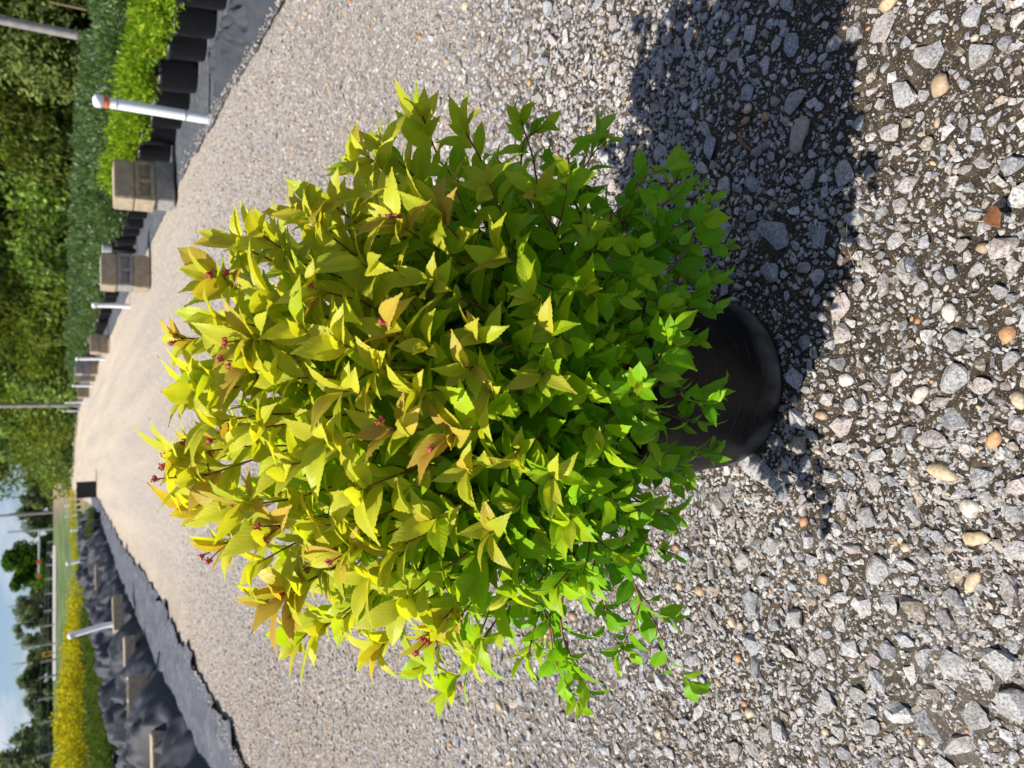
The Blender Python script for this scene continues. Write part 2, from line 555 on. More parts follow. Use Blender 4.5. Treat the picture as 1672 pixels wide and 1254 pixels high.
def ico(sub, jit, seed):
    bm = bmesh.new(); bmesh.ops.create_icosphere(bm, subdivisions=sub, radius=1.0)
    r = random.Random(seed)
    for v in bm.verts: v.co *= 1 + jit * noise.noise(v.co * 1.1 + Vector((seed * 3.1, 0, 0))) + r.uniform(-jit, jit) * 0.12
    bm.verts.index_update()
    V = np.array([v.co[:] for v in bm.verts]); T = np.array([[v.index for v in f.verts] for f in bm.faces])
    bm.free(); return V, T

def crag(seed):
    V, T = hull_stone(seed, 15, 0.12, 0.12)
    bm = bmesh.new()
    vs_ = [bm.verts.new(v) for v in V]
    for t in T: bm.faces.new([vs_[k] for k in t])
    bmesh.ops.subdivide_edges(bm, edges=bm.edges[:], cuts=1, use_grid_fill=True)
    for v in bm.verts:
        v.co *= 1 + 0.16 * noise.noise(v.co * 1.9 + Vector((seed * 2.3, 0, 0))) + 0.06 * noise.noise(v.co * 5 + Vector((0, seed, 0)))
    bmesh.ops.triangulate(bm, faces=bm.faces[:])
    bm.verts.index_update()
    V = np.array([v.co[:] for v in bm.verts]); T = np.array([[v.index for v in f.verts] for f in bm.faces])
    bm.free()
    return V, T
big_var = [crag(i) for i in range(14)]
med_var = [hull_stone(50 + i, 16, 0.14) for i in range(10)]
sml_var = [hull_stone(90 + i, 9, 0.15) for i in range(10)]
tny_var = [hull_stone(130 + i, 6, 0.1) for i in range(6)]
peb_var = [ico(2, 0.45, i) for i in range(8)]
peb_lo = [ico(1, 0.3, 30 + i) for i in range(6)]

PAL = [((0.42, 0.41, 0.40), 30), ((0.34, 0.345, 0.36), 22), ((0.50, 0.48, 0.46), 18), ((0.45, 0.39, 0.365), 20),
       ((0.27, 0.27, 0.28), 8), ((0.56, 0.53, 0.48), 8), ((0.40, 0.33, 0.25), 10)]
TAN = [(0.46, 0.27, 0.11), (0.50, 0.38, 0.22), (0.42, 0.21, 0.10), (0.54, 0.45, 0.31), (0.40, 0.29, 0.18), (0.50, 0.44, 0.35)]
def gcol():
    c = rnd.choices([p[0] for p in PAL], [p[1] for p in PAL])[0]
    k = rnd.uniform(0.70, 1.32)
    return tuple(x * k for x in c)

RES = 0.0015
OX, OY, NX, NY = -4.3, 0.15, 5800, 4500
occ = np.zeros((NY, NX), bool)
DIRS = [(0, 0)] + [(math.cos(k * math.pi / 4), math.sin(k * math.pi / 4)) for k in range(8)]
def free(x, y, r, pack=0.86):
    for a, b_ in DIRS:
        i, j = int((x + a * r * pack - OX) / RES), int((y + b_ * r * pack - OY) / RES)
        if i < 0 or j < 0 or i >= NX or j >= NY or occ[j, i]: return False
    return True
DISC = {}
def put(x, y, r):
    n = max(1, int(round(r / RES)))
    if n not in DISC:
        g = np.arange(-n, n + 1)
        DISC[n] = (g[:, None] ** 2 + g[None, :] ** 2) <= (n + 0.3) ** 2
    i, j = int((x - OX) / RES), int((y - OY) / RES)
    if n < i < NX - n - 1 and n < j < NY - n - 1:
        occ[j - n:j + n + 1, i - n:i + n + 1] |= DISC[n]

POT = Vector((0.0, 0.785, 0.0))
def soil_patch(x, y):
    """how bare the ground is: 0 full of stones .. 1 nearly all soil"""
    n = noise.fractal((x * 4 + 3, y * 4, 0), 0.6, 2, 4)
    base = 0.10 * smooth(1.5, 0.7, y) + 0.55 * smooth(-0.16, 0.06, x) * smooth(0.95, 0.68, y)
    return min(1, max(0, base + n * 0.55 * smooth(1.9, 0.9, y)))

big = []     # (x, y, rx, ry, rz, angle, colour, kind)
# stones one can recognise in the photograph: photo x, y, long px, short px, angle (image), colour kind
SPEC = [(1265, 385, 92, 42, 150, 'b'), (1240, 768, 100, 46, 150, 'g'), (1553, 617, 62, 52, 30, 'g'), (1340, 385, 46, 34, 120, 'b'),
        (1302, 222, 60, 34, 60, 't2'), (1295, 165, 56, 32, 20, 'p'), (1290, 75, 52, 30, 110, 'b'), (1470, 150, 66, 36, 120, 'g'),
        (1440, 45, 60, 40, 60, 'p'), (1600, 90, 48, 44, 10, 'g'), (1510, 90, 56, 50, 20, 'g'), (1450, 215, 48, 30, 160, 'p'),
        (1535, 770, 52, 26, 165, 't'), (1588, 880, 58, 24, 20, 't'), (1642, 545, 30, 26, 100, 'o'), (1497, 645, 34, 22, 50, 'w'),
        (1310, 852, 24, 20, 40, 'o'), (1555, 1085, 62, 46, 10, 'g'), (1630, 1080, 70, 50, 160, 'g'), (1590, 1170, 60, 44, 10, 'g'),
        (1650, 1150, 60, 56, 70, 'g'), (1570, 1225, 62, 42, 20, 'g'), (1430, 930, 56, 50, 40, 'g'), (1450, 985, 46, 34, 120, 'g'),
        (1650, 840, 40, 28, 130, 'g'), (1585, 950, 42, 22, 60, 't'), (1340, 945, 24, 18, 80, 'o'), (1205, 1075, 20, 15, 70, 'o'),
        (1330, 1075, 40, 34, 70, 'g'), (1225, 985, 48, 38, 70, 'b'), (1345, 1150, 46, 36, 45, 'g'), (1505, 1075, 46, 28, 60, 'g'),
        (1460, 395, 34, 28, 60, 'g'), (1440, 465, 40, 30, 110, 'p'), (1400, 200, 30, 22, 60, 'b'), (1500, 470, 34, 26, 30, 'g'),
        (1590, 440, 34, 28, 20, 'g'), (1655, 440, 36, 30, 50, 'p'), (1548, 510, 34, 24, 70, 'w'), (1600, 260, 38, 26, 120, 'p'),
        (1480, 300, 40, 30, 30, 'p'), (1585, 350, 30, 22, 0, 'g'), (1425, 745, 40, 22, 30, 'g'), (1380, 620, 26, 22, 0, 'w'),
        (1310, 560, 34, 26, 40, 'b'), (1375, 545, 36, 30, 100, 'p'), (1330, 490, 24, 16, 60, 'b'), (1225, 300, 44, 22, 150, 'b'),
        (1190, 60, 50, 26, 40, 'b'), (1215, 150, 34, 30, 0, 'b'), (1160, 240, 46, 28, 100, 'b'), (1620, 720, 34, 20, 60, 'o'),
        (1490, 840, 44, 26, 120, 'g'), (1580, 830, 30, 30, 0, 'w'), (1600, 780, 50, 36, 20, 'g'), (1655, 690, 36, 28, 0, 'p')]
kindcol = {'b': (0.33, 0.345, 0.37), 'g': (0.43, 0.42, 0.41), 'p': (0.46, 0.405, 0.385), 't': (0.50, 0.40, 0.25),
           't2': (0.36, 0.31, 0.26), 'o': (0.52, 0.27, 0.11), 'w': (0.56, 0.53, 0.47)}
for px, py, L, S, ang, k in SPEC:
    p = G(px, py, 0.004); w = project(p)[2]
    foreshort = (H / (p - CAM).length)
    rl, rs = L / F * w * 0.5, S / F * w * 0.5
    # image x is world depth (foreshortened), image -y is world +X
    a = R(ang)
    vx, vy = math.cos(a), math.sin(a)           # image axes, y up here
    wx, wy = vy, -vx                            # world X, world Y
    big.append((p.x, p.y, rl, rs * 1.05, rs * 0.62, math.atan2(wy, wx), kindcol[k], 'peb' if k in ('t', 't2', 'o', 'w') else 'sto'))
    put(p.x, p.y, (rl + rs) * 0.5)

def in_pot(x, y, r=0.0):
    return (x - POT.x) ** 2 + (y - POT.y) ** 2 < (0.112 + r * 0.4) ** 2

def half_w(y): return 0.34 + 0.50 * y
def scatter(n, rmin, rmax, y0, y1, lst, pack, gate, powr=1.6, tanp=0.06, wide=None):
    got = 0
    for _ in range(n):
        y = y0 + (y1 - y0) * math.sqrt(rnd.random()) if y1 > 3 else y0 + (y1 - y0) * rnd.random() ** 0.9
        hw = half_w(y)
        x = rnd.uniform(-hw, hw)
        if x < xl(y) - 0.10 * rnd.random() ** 2 or x > xr(y) + 0.12 * rnd.random() ** 2: continue
        r = rmin + (rmax - rmin) * rnd.random() ** powr
        if in_pot(x, y, r): continue
        if rnd.random() < gate(x, y): continue
        if not free(x, y, r, pack): continue
        put(x, y, r)
        e = rnd.uniform(0.95, 1.35)
        if rnd.random() < tanp:
            c = rnd.choice(TAN); kind = 'peb'
        else:
            c = gcol(); kind = 'sto'
        lst.append((x, y, r * e, r / e, r * rnd.uniform(0.5, 0.8), rnd.uniform(0, 6.28), c, kind))
        got += 1
    return got

med, sml, mid = [], [], []
tny = []
fade = lambda y: smooth(1.3, 2.5, y)
scatter(5000, 0.0078, 0.0165, 0.26, 1.75, big, 0.95, lambda x, y: 0.75 * soil_patch(x, y), 2.2, 0.03)
gm = lambda x, y: max(0.75 * soil_patch(x, y), fade(y))
gs = lambda x, y: max(0.55 * soil_patch(x, y), fade(y))
scatter(36000, 0.0036, 0.008, 0.26, 1.25, med, 0.70, gm, 1.5, 0.03)
scatter(34000, 0.0036, 0.008, 1.20, 2.5, med, 0.72, gm, 1.5, 0.04)
scatter(60000, 0.0017, 0.0038, 0.28, 1.25, sml, 0.55, gs, 1.3, 0.05)
scatter(45000, 0.0020, 0.0038, 1.20, 2.4, sml, 0.60, gs, 1.3, 0.05)
scatter(80000, 0.0009, 0.0018, 0.30, 1.1, tny, 0.4, lambda x, y: max(0.25 * soil_patch(x, y), smooth(0.8, 1.1, y)), 1.5, 0.06)
scatter(230000, 0.0042, 0.0105, 1.3, 6.5, mid, 0.82, lambda x, y: max(smooth(2.8, 6.4, y) ** 0.8, 1 - smooth(1.3, 2.2, y)), 2.2, 0.07)
def fill(n, rmin, rmax, y0, y1, lst):
    # the layer underneath: stones that fill the gaps, set deeper
    for _ in range(n):
        y = rnd.uniform(y0, y1); hw = half_w(y); x = rnd.uniform(-hw, hw)
        if x < xl(y) or x > xr(y) or in_pot(x, y, 0.004): continue
        if rnd.random() < max(1.15 * soil_patch(x, y), smooth(1.7, 2.6, y)): continue
        r = rnd.uniform(rmin, rmax); e = rnd.uniform(0.95, 1.35)
        lst.append((x, y, r * e, r / e, r * rnd.uniform(0.45, 0.6), rnd.uniform(0, 6.28), gcol(), 'sto'))
under = []
fill(34000, 0.0028, 0.0055, 0.28, 1.2, under)
fill(24000, 0.0032, 0.0060, 1.2, 2.6, under)
def tan_far(s_):
    k = 0.6 * smooth(2.6, 6.0, s_[1])
    return s_[:6] + (tuple(a + (b_ - a) * k for a, b_ in zip(s_[6], (0.50, 0.455, 0.395))), s_[7])
mid = [tan_far(q) for q in mid]

def stone_arrays(lst, variants, pebs, tilt=0.30, sink=0.12):
    Vs, Ts, Cs = [], [], []
    off = 0
    for (x, y, rx, ry, rz, a, c, kind) in lst:
        v, t = rnd.choice(pebs if kind == 'peb' else variants)
        m = Matrix.Rotation(a, 3, 'Z') @ Matrix.Rotation(rnd.uniform(-tilt, tilt), 3, 'X') @ Matrix.Rotation(rnd.uniform(-tilt, tilt), 3, 'Y') @ Matrix.Diagonal((rx, ry, rz))
        w = v @ np.array(m).T + np.array((x, y, soil_h(x, y) + rz * sink + (0.022 if (x < xl(y) + 0.02 or x > xr(y) - 0.02) else 0.0)))
        Vs.append(w); Ts.append(t + off); off += len(v)
        Cs.append(np.tile(np.array(c), (len(v), 1)))
    return np.concatenate(Vs), np.concatenate(Ts), np.concatenate(Cs)

# the 300 that show largest are objects of their own
def score(s):
    px, py, w = project(Vector((s[0], s[1], 0)))
    if not (-20 < px < 1692 and -20 < py < 1274): return 0
    return s[2] * s[3] / (w * w)
big.sort(key=score, reverse=True)
own, rest = big[:300], big[300:]
for (x, y, rx, ry, rz, a, c, kind) in own:
    v, t = rnd.choice(peb_var if kind == 'peb' else big_var)
    m = Matrix.Rotation(rnd.uniform(-.25, .25), 3, 'X') @ Matrix.Rotation(rnd.uniform(-.25, .25), 3, 'Y') @ Matrix.Diagonal((rx, ry, rz))
    w = v @ np.array(m).T
    me = mesh_np('stone', w, t, kind == 'peb', np.tile(np.array(c), (len(v), 1)))
    o = link('stone', me, M['pebble'] if kind == 'peb' else M['stone'], road)
    o.location = (x, y, soil_h(x, y) + rz * 0.10); o.rotation_euler.z = a
for nm, lst, va in (('loose_gravel', rest + med, med_var), ('fine_gravel', sml + mid, sml_var), ('grit', tny, tny_var), ('packed_gravel', under, sml_var)):
    st = [s for s in lst if s[7] == 'sto']; pb = [s for s in lst if s[7] == 'peb']
    V1, T1, C1 = stone_arrays(st, va, peb_lo, sink=-0.35 if nm == 'packed_gravel' else 0.12)
    tag(link(nm, mesh_np(nm, V1, T1, False, C1), M['stone'], road), kind='stuff')
    if not pb: continue
    V1, T1, C1 = stone_arrays(pb, va, peb_lo)
    tag(link(nm + '_pebbles', mesh_np(nm + '_pebbles', V1, T1, True, C1), M['pebble'], road), kind='stuff')
print('stones', len(own), len(rest), len(med), len(sml), len(tny), len(mid))

# ------------------------------------------------------------------ the potted shrub
plant = empty('potted_shrub', POT)
tag(plant, 'golden-leaved spirea shrub with pink buds in a black nursery pot on gravel', 'potted plant')
PH = 0.235
prof = [(0.100, 0.0), (0.110, 0.002), (0.1145, 0.008), (0.1155, 0.02), (0.1165, 0.03), (0.1155, 0.034), (0.118, 0.06), (0.128, 0.17), (0.1325, PH - 0.03),
        (0.1365, PH - 0.028), (0.138, PH - 0.012), (0.1385, PH), (0.136, PH + 0.002), (0.133, PH - 0.002), (0.130, PH - 0.03), (0.128, PH - 0.045)]
pot = link('pot', lathe('pot', prof, 72, True, True), M['pot'], plant)
bm = bmesh.new()
bmesh.ops.create_circle(bm, cap_ends=True, segments=40, radius=0.129)
bmesh.ops.translate(bm, vec=(0, 0, PH - 0.04), verts=bm.verts)
M['soil'] = simple('potting_soil', (0.035, 0.022, 0.014), 0.95, 0.5, 60, 0.9, 0.01)
link('soil', bm_mesh('soil', bm), M['soil'], pot)

def leaf_shape(width, bend, fold, tipw, seed, teeth=True, nrow=12):
    """unit-length leaf along +Y, normal +Z; returns V,T,UV"""
    r = random.Random(seed)
    V, T, U = [], [], []
    tw = r.uniform(-0.3, 0.3)
    sway = r.uniform(-0.05, 0.05)
    for i in range(nrow + 1):
        t = i / nrow
        w = width * 0.54 * math.sin(math.pi * t ** tipw) ** 0.88 * (1 - 0.42 * math.exp(-((t - 0.93) / 0.13) ** 2))
        w = max(w, 0.010 if t < 0.99 else 0.0)
        y = t * (1 - 0.08 * abs(bend) * t)
        z = -bend * t * t + 0.05 * math.sin(t * 3)
        ang = tw * t
        for sx in (-1, -0.55, 0, 0.55, 1):
            x = sx * w + sway * math.sin(t * 3.1)
            h = z + fold * w * (abs(sx) ** 0.8 - 0.45 * sx * sx) * 1.7 + abs(sx) * 0.008 * math.sin(i * 1.5 + seed + sx)
            V.append((x * math.cos(ang), y, h + x * math.sin(ang)))
            U.append((0.5 + 0.5 * sx * min(1, w / (width * 0.54)), t))
    for i in range(nrow):
        a = i * 5
        for p in range(4):
            T.append((a + p, a + p + 1, a + 6 + p)); T.append((a + p, a + 6 + p, a + 5 + p))
        if teeth and i > 1:
            for sx, k in ((-1, 0), (1, 4)):
                v0 = Vector(V[a + k]); v1 = Vector(V[a + 5 + k])
                tip = v0.lerp(v1, 0.75) + Vector((sx * (0.010 + 0.014 * width), 0.0, 0.0))
                V.append(tuple(tip)); U.append((0.5 + 0.5 * sx, (i + 0.8) / nrow))
                n = len(V) - 1
                T.append((a + k, n, a + 5 + k) if sx > 0 else (a + k, a + 5 + k, n))
    return np.array(V), np.array(T), np.array(U)

LV = []
for s in range(4): LV.append(leaf_shape(0.34, 0.10 + 0.10 * s, 0.24 + 0.12 * (s % 2), 0.80, s))        # lanceolate
for s in range(4): LV.append(leaf_shape(0.42, 0.06 + 0.10 * s, 0.20 + 0.12 * (s % 2), 0.80, 10 + s))   # ovate
for s in range(3): LV.append(leaf_shape(0.58, 0.06 + 0.10 * s, 0.22, 0.86, 20 + s))                   # rounded
LMESH = []
for i, (v, t, u) in enumerate(LV):
    LMESH.append(mesh_np('leaf', v, t, True, None, u))

EC, ER = Vector((0.0, 0.81, 0.415)), Vector((0.315, 0.245, 0.315))
def dome(px, py, depth=1.0):
    d = ray(px, py).normalized()
    o = CAM - EC
    o2 = Vector((o.x / ER.x, o.y / ER.y, o.z / ER.z)); d2 = Vector((d.x / ER.x, d.y / ER.y, d.z / ER.z))
    a, b_, c = d2.dot(d2), 2 * o2.dot(d2), o2.dot(o2) - depth
    disc = b_ * b_ - 4 * a * c
    t = (-b_ - math.sqrt(disc)) / (2 * a) if disc > 0 else -b_ / (2 * a)
    return CAM + d * t

TIPS = []
for px, py in [(300, 742), (332, 778), (392, 592), (408, 556), (360, 458), (640, 535), (645, 362), (512, 472), (452, 860),
               (398, 826), (462, 972), (478, 962), (705, 1038), (728, 1008), (636, 703), (716, 352), (735, 712), (560, 905)]:
    TIPS.append((dome(px, py), 'bud'))
for px, py in [(480, 345), (430, 385), (388, 400), (690, 190), (632, 245), (600, 255), (760, 215), (510, 362), (545, 335), (318, 640),
               (335, 605), (350, 690), (485, 1050), (560, 1010), (690, 1095), (735, 1120), (862, 1075), (952, 1120), (930, 1080), (775, 1060),
               (980, 725), (882, 612), (900, 545), (952, 470), (972, 222), (992, 232), (850, 195), (882, 210), (870, 312), (962, 370),
               (1052, 292), (1085, 275), (1040, 345), (780, 545), (760, 600), (800, 640), (700, 460), (820, 410), (870, 480), (900, 782),
               (930, 850), (830, 965), (905, 960), (620, 602), (560, 562), (560, 640), (530, 722), (582, 802), (640, 900), (604, 942),
               (700, 850), (800, 872), (762, 770), (842, 742), (680, 640), (420, 700), (460, 620), (470, 760), (520, 860), (440, 480),
               (1085, 600), (1000, 900), (1010, 820), (960, 640), (590, 430), (600, 330), (800, 300), (920, 300), (500, 540), (660, 980), (360, 520), (420, 920), (520, 1030), (620, 1060)]:
    TIPS.append((dome(px, py), 'big'))
for px, py in [(1150, 350), (1168, 392), (1160, 330), (1112, 312), (1100, 402), (1130, 445), (1160, 505), (1122, 545), (1160, 690),
               (1155, 735), (1080, 850), (1100, 905), (1062, 822), (1135, 1120), (1102, 1010), (1032, 1062), (942, 1145), (1030, 642),
               (1012, 562), (1022, 482), (1080, 502), (1060, 720), (1040, 930), (1000, 1000), (1120, 640), (1060, 440), (1000, 400), (1090, 770)]:
    TIPS.append((dome(px, py), 'small'))
for px, py, Y, k in [(1088, 602, .60, 'big'), (1172, 640, .63, 'big'), (1150, 690, .63, 'small'), (1168, 735, .635, 'small'), (1140, 560, .63, 'small'),
                     (1165, 500, .64, 'small'), (1182, 400, .67, 'small'), (1178, 455, .66, 'small'), (1110, 480, .62, 'small'), (1075, 540, .60, 'small'),
                     (1060, 660, .58, 'big'), (1050, 760, .60, 'big'), (1100, 840, .64, 'big'), (1150, 300, .72, 'small'), (1120, 780, .63, 'small'), (1090, 700, .61, 'small')]:
    TIPS.append((at(px, py, Y), k))
for i in range(85):
    th = rnd.uniform(0, 2 * math.pi); cz = rnd.uniform(-0.35, 0.98)
    rr = math.sqrt(1 - cz * cz); k = rnd.uniform(0.60, 0.92)
    p = EC + Vector((ER.x * rr * math.cos(th), ER.y * rr * math.sin(th), ER.z * cz)) * k
    if p.z < 0.25 and (Vector((p.x, p.y, 0)) - Vector((POT.x, POT.y, 0))).length < 0.16: continue
    if p.z < 0.16: p.z = 0.16 + rnd.random() * 0.1
    TIPS.append((p, 'bud' if (cz > 0.6 and rnd.random() < 0.25) else ('small' if p.z < 0.33 else 'big')))

leaves = []      # (matrix 4x4, variant, colour)
def lerp3(a, b, t): return tuple(x + (y - x) * t for x, y in zip(a, b))
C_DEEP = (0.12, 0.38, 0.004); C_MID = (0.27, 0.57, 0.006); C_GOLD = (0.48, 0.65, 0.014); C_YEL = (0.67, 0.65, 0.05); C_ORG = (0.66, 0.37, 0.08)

def add_leaf(p, d, up, L, var, col):
    d = d.normalized()
    n = up - d * up.dot(d)
    if n.length < 1e-4: n = d.orthogonal()
    n.normalize()
    n = Matrix.Rotation(rnd.gauss(0, 0.38), 3, d) @ n
    x = d.cross(n)
    m = Matrix((x * L, d * L, n * L)).transposed().to_4x4()
    m.translation = p
    k = rnd.uniform(0.86, 1.12)
    leaves.append((m, var, tuple(min(0.8, c * k) for c in col)))

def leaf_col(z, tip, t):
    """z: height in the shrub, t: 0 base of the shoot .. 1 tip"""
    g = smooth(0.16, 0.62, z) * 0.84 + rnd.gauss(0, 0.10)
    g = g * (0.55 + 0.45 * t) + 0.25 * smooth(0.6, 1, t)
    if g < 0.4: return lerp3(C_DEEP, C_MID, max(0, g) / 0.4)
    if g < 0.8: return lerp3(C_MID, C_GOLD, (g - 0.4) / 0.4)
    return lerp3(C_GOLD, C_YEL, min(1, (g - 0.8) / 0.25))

stem_top = Vector((0, 0, 1))
buds = []
def shoot(pts, kind, sz, tstart, spacing, scale=1.0):
    """leaves along a polyline"""
    L = [0.0]
    for a, b_ in zip(pts[:-1], pts[1:]): L.append(L[-1] + (b_ - a).length)
    tot = L[-1]
    s = tot * tstart + rnd.uniform(0, spacing)
    phi = rnd.uniform(0, 6.28)
    def at_s(s):
        for i in range(len(pts) - 1):
            if s <= L[i + 1] or i == len(pts) - 2:
                f = (s - L[i]) / max(1e-6, L[i + 1] - L[i])
                return pts[i].lerp(pts[i + 1], f), (pts[i + 1] - pts[i]).normalized()
    while s < tot - 0.006:
        t = s / tot
        p, tan = at_s(s)
        a = tan.orthogonal().normalized(); b_ = tan.cross(a)
        phi += 2.4 + rnd.gauss(0, 0.25)
        radial = a * math.cos(phi) + b_ * math.sin(phi)
        out = p - Vector((POT.x, POT.y, p.z))
        if radial.dot(out.normalized() + Vector((0, 0, 0.7))) < -0.55: radial = (radial + Vector((0, 0, 0.9))).normalized()
        ang = R(62 - 22 * t + rnd.gauss(0, 9))
        d = tan * math.cos(ang) + radial * math.sin(ang)
        up = (tan * 0.9 + Vector((0, 0, 0.55)) + sun_dir * 0.45)
        ll = sz * (0.75 + 0.35 * math.sin(math.pi * min(1, t * 0.95))) * rnd.uniform(0.8, 1.15) * scale
        if kind == 'small': var = rnd.choice([4, 5, 8, 9, 10, 10])
        else: var = rnd.choice([0, 1, 4, 5, 6, 7, 7, 2] if t < 0.8 else [0, 1, 2, 3, 5, 4])
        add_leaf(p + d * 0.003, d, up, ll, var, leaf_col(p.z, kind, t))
        s += spacing * rnd.uniform(0.7, 1.25) * (1.0 if t < 0.75 else 0.75)
    # the rosette at the tip
    p, tan = pts[-1], (pts[-1] - pts[-2]).normalized()
    a = tan.orthogonal().normalized(); b_ = tan.cross(a)
    n = {'bud': 7, 'big': 5, 'small': 4}[kind]
    for k in range(n):
        phi += 2.3 + rnd.gauss(0, 0.2)
        radial = a * math.cos(phi) + b_ * math.sin(phi)
        ang = R(rnd.uniform(18, 62))
        d = tan * math.cos(ang) + radial * math.sin(ang)
        ll = sz * rnd.uniform(0.5, 0.95) * scale
        f = rnd.random()
        if kind == 'bud' and f < 0.45: col = lerp3(C_YEL, C_ORG, rnd.uniform(0.3, 0.9))
        elif kind == 'big' and f < 0.15 and p.z > 0.4: col = lerp3(C_YEL, C_ORG, rnd.uniform(0.1, 0.6))
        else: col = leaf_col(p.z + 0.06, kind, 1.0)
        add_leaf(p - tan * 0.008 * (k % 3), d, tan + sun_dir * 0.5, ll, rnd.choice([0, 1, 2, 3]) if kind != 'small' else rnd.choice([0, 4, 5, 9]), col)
    if kind == 'bud': buds.append((p, tan))

def bez(a, b, c, n=9):
    return [a * (1 - t) ** 2 + b * (2 * t * (1 - t)) + c * t * t for t in [i / (n - 1) for i in range(n)]]

stems = []
for tip, kind in TIPS:
    out = Vector((tip.x - POT.x, tip.y - POT.y, 0))
    r0 = min(0.095, out.length * 0.35)
    od = out.normalized() if out.length > 1e-4 else Vector((0, 1, 0))
    base = POT + od * r0 * rnd.uniform(0.4, 1.0) + Vector((rnd.uniform(-.02, .02), rnd.uniform(-.02, .02), PH - 0.042))
    hgt = tip.z - base.z
    if hgt > 0.16:
        ctl = base + Vector((0, 0, hgt * 0.62)) + od * out.length * 0.38
    else:
        ctl = base + Vector((0, 0, max(hgt, 0) * 0.8 + 0.10)) + od * out.length * 0.55
    ctl += Vector((rnd.uniform(-.02, .02), rnd.uniform(-.02, .02), 0))
    pts = bez(base, ctl, tip)
    for i in range(2, 8): pts[i] += Vector((rnd.gauss(0, .003), rnd.gauss(0, .003), rnd.gauss(0, .003)))
    stems.append((pts, 0.0020 if kind != 'small' else 0.0013))
    szb = {'bud': 0.056, 'big': 0.044, 'small': 0.027}[kind]
    if kind == 'big': szb *= 0.82 + 0.35 * smooth(0.25, 0.6, tip.z)
    shoot(pts, kind, szb * rnd.uniform(0.9, 1.15), 0.38, 0.0195 if kind != 'small' else 0.015)
    # side twigs
    for q in range(1):
        i = rnd.randint(3, 6)
        p0 = pts[i]; tan = (pts[i + 1] - pts[i]).normalized()
        a = tan.orthogonal().normalized()
        rad_ = Matrix.Rotation(rnd.uniform(0, 6.28), 3, tan) @ a
        d = (tan * 0.8 + rad_ * 0.8 + Vector((0, 0, 0.25))).normalized()
        ln = rnd.uniform(0.045, 0.085)
        e = p0 + d * ln
        tp = bez(p0, p0 + d * ln * 0.5 + Vector((0, 0, -0.006)), e, 4)
        stems.append((tp, 0.0011))
        shoot(tp, 'small', rnd.uniform(0.024, 0.034), 0.2, 0.014)

# drop leaves that fall inside the pot wall
def ok_leaf(m):
    tip = m @ Vector((0, 1, 0)); b0 = m.translation
    for p in (tip, b0, (tip + b0) * 0.5):
        rr = math.hypot(p.x - POT.x, p.y - POT.y)
        if p.z < PH + 0.004 and rr < 0.143: return False
        if p.z < 0.015: return False
    return True
leaves = [l for l in leaves if ok_leaf(l[0])]
print('leaves', len(leaves), 'stems', len(stems))

# which leaves show: cast a ray from the viewpoint to each
Vall, Tall, own_id, off = [], [], [], 0
for i, (m, var, col) in enumerate(leaves):
    v, t, u = LV[var]
    mm = np.array(m)
    w = v @ mm[:3, :3].T + mm[:3, 3]
    Vall.append(w); Tall.append(t + off); off += len(v)
    own_id += [i] * len(t)
tree = BVHTree.FromPolygons(np.concatenate(Vall).tolist(), np.concatenate(Tall).tolist())
sc_ = []
for i, (m, var, col) in enumerate(leaves):
    vis = 0
    for f in (0.3, 0.55, 0.8):
        vtx = LV[var][0]
        c = m @ Vector((0, f, vtx[min(len(vtx) - 1, 5 * int(f * 12) + 2)][2]))
        d = (c - CAM); dist = d.length
        hit = tree.ray_cast(CAM, d.normalized(), dist + 0.01)
        if hit[0] is None or own_id[hit[2]] == i or hit[3] > dist - 0.002: vis += 1
    nrm = (m.to_3x3() @ Vector((0, 0, 1))).normalized()
    d = m.translation - CAM
    L = m.to_3x3().col[1].length
    sc_.append(vis * L * L * (0.25 + abs(nrm.dot(d.normalized()))) / d.length_squared)
order = sorted(range(len(leaves)), key=lambda i: -sc_[i])
own_set = set(order[:300])
for i in order[:300]:
    m, var, col = leaves[i]
    o = link('leaf', LMESH[var], M['leaf_obj'], plant)
    o.matrix_local = Matrix.Translation(-POT) @ m
    o.color = (*col, 1)
Vs, Ts, Us, Cs, off = [], [], [], [], 0
for i, (m, var, col) in enumerate(leaves):
    if i in own_set: continue
    v, t, u = LV[var]
    mm = np.array(m)
    Vs.append(v @ mm[:3, :3].T + mm[:3, 3] - np.array(POT)); Ts.append(t + off); off += len(v); Us.append(u)
    Cs.append(np.tile(np.array(col), (len(v), 1)))
tag(link('foliage', mesh_np('foliage', np.concatenate(Vs), np.concatenate(Ts), True, np.concatenate(Cs), np.concatenate(Us)), M['leaf_att'], plant), kind='stuff')
for pts, r in stems:
    if len(pts) < 6: continue
    me = tube_mesh('stem', [p - POT for p in pts], [r * (1 - 0.62 * i / (len(pts) - 1)) for i in range(len(pts))], 6)
    link('stem', me, M['stem'], plant)
Vs, Ts, off = [], [], 0
for pts, r in stems:
    if len(pts) >= 6: continue
    v, q = tube_np([p - POT for p in pts], [r * (1 - 0.5 * i / (len(pts) - 1)) for i in range(len(pts))], 4)
    Vs.append(np.array([tuple(x) for x in v])); Ts.append(np.array(q) + off); off += len(v)
tag(link('twigs', mesh_np('twigs', np.concatenate(Vs), np.concatenate(Ts), True), M['stem'], plant), kind='stuff')
bv, bt = ico(1, 0.2, 3)
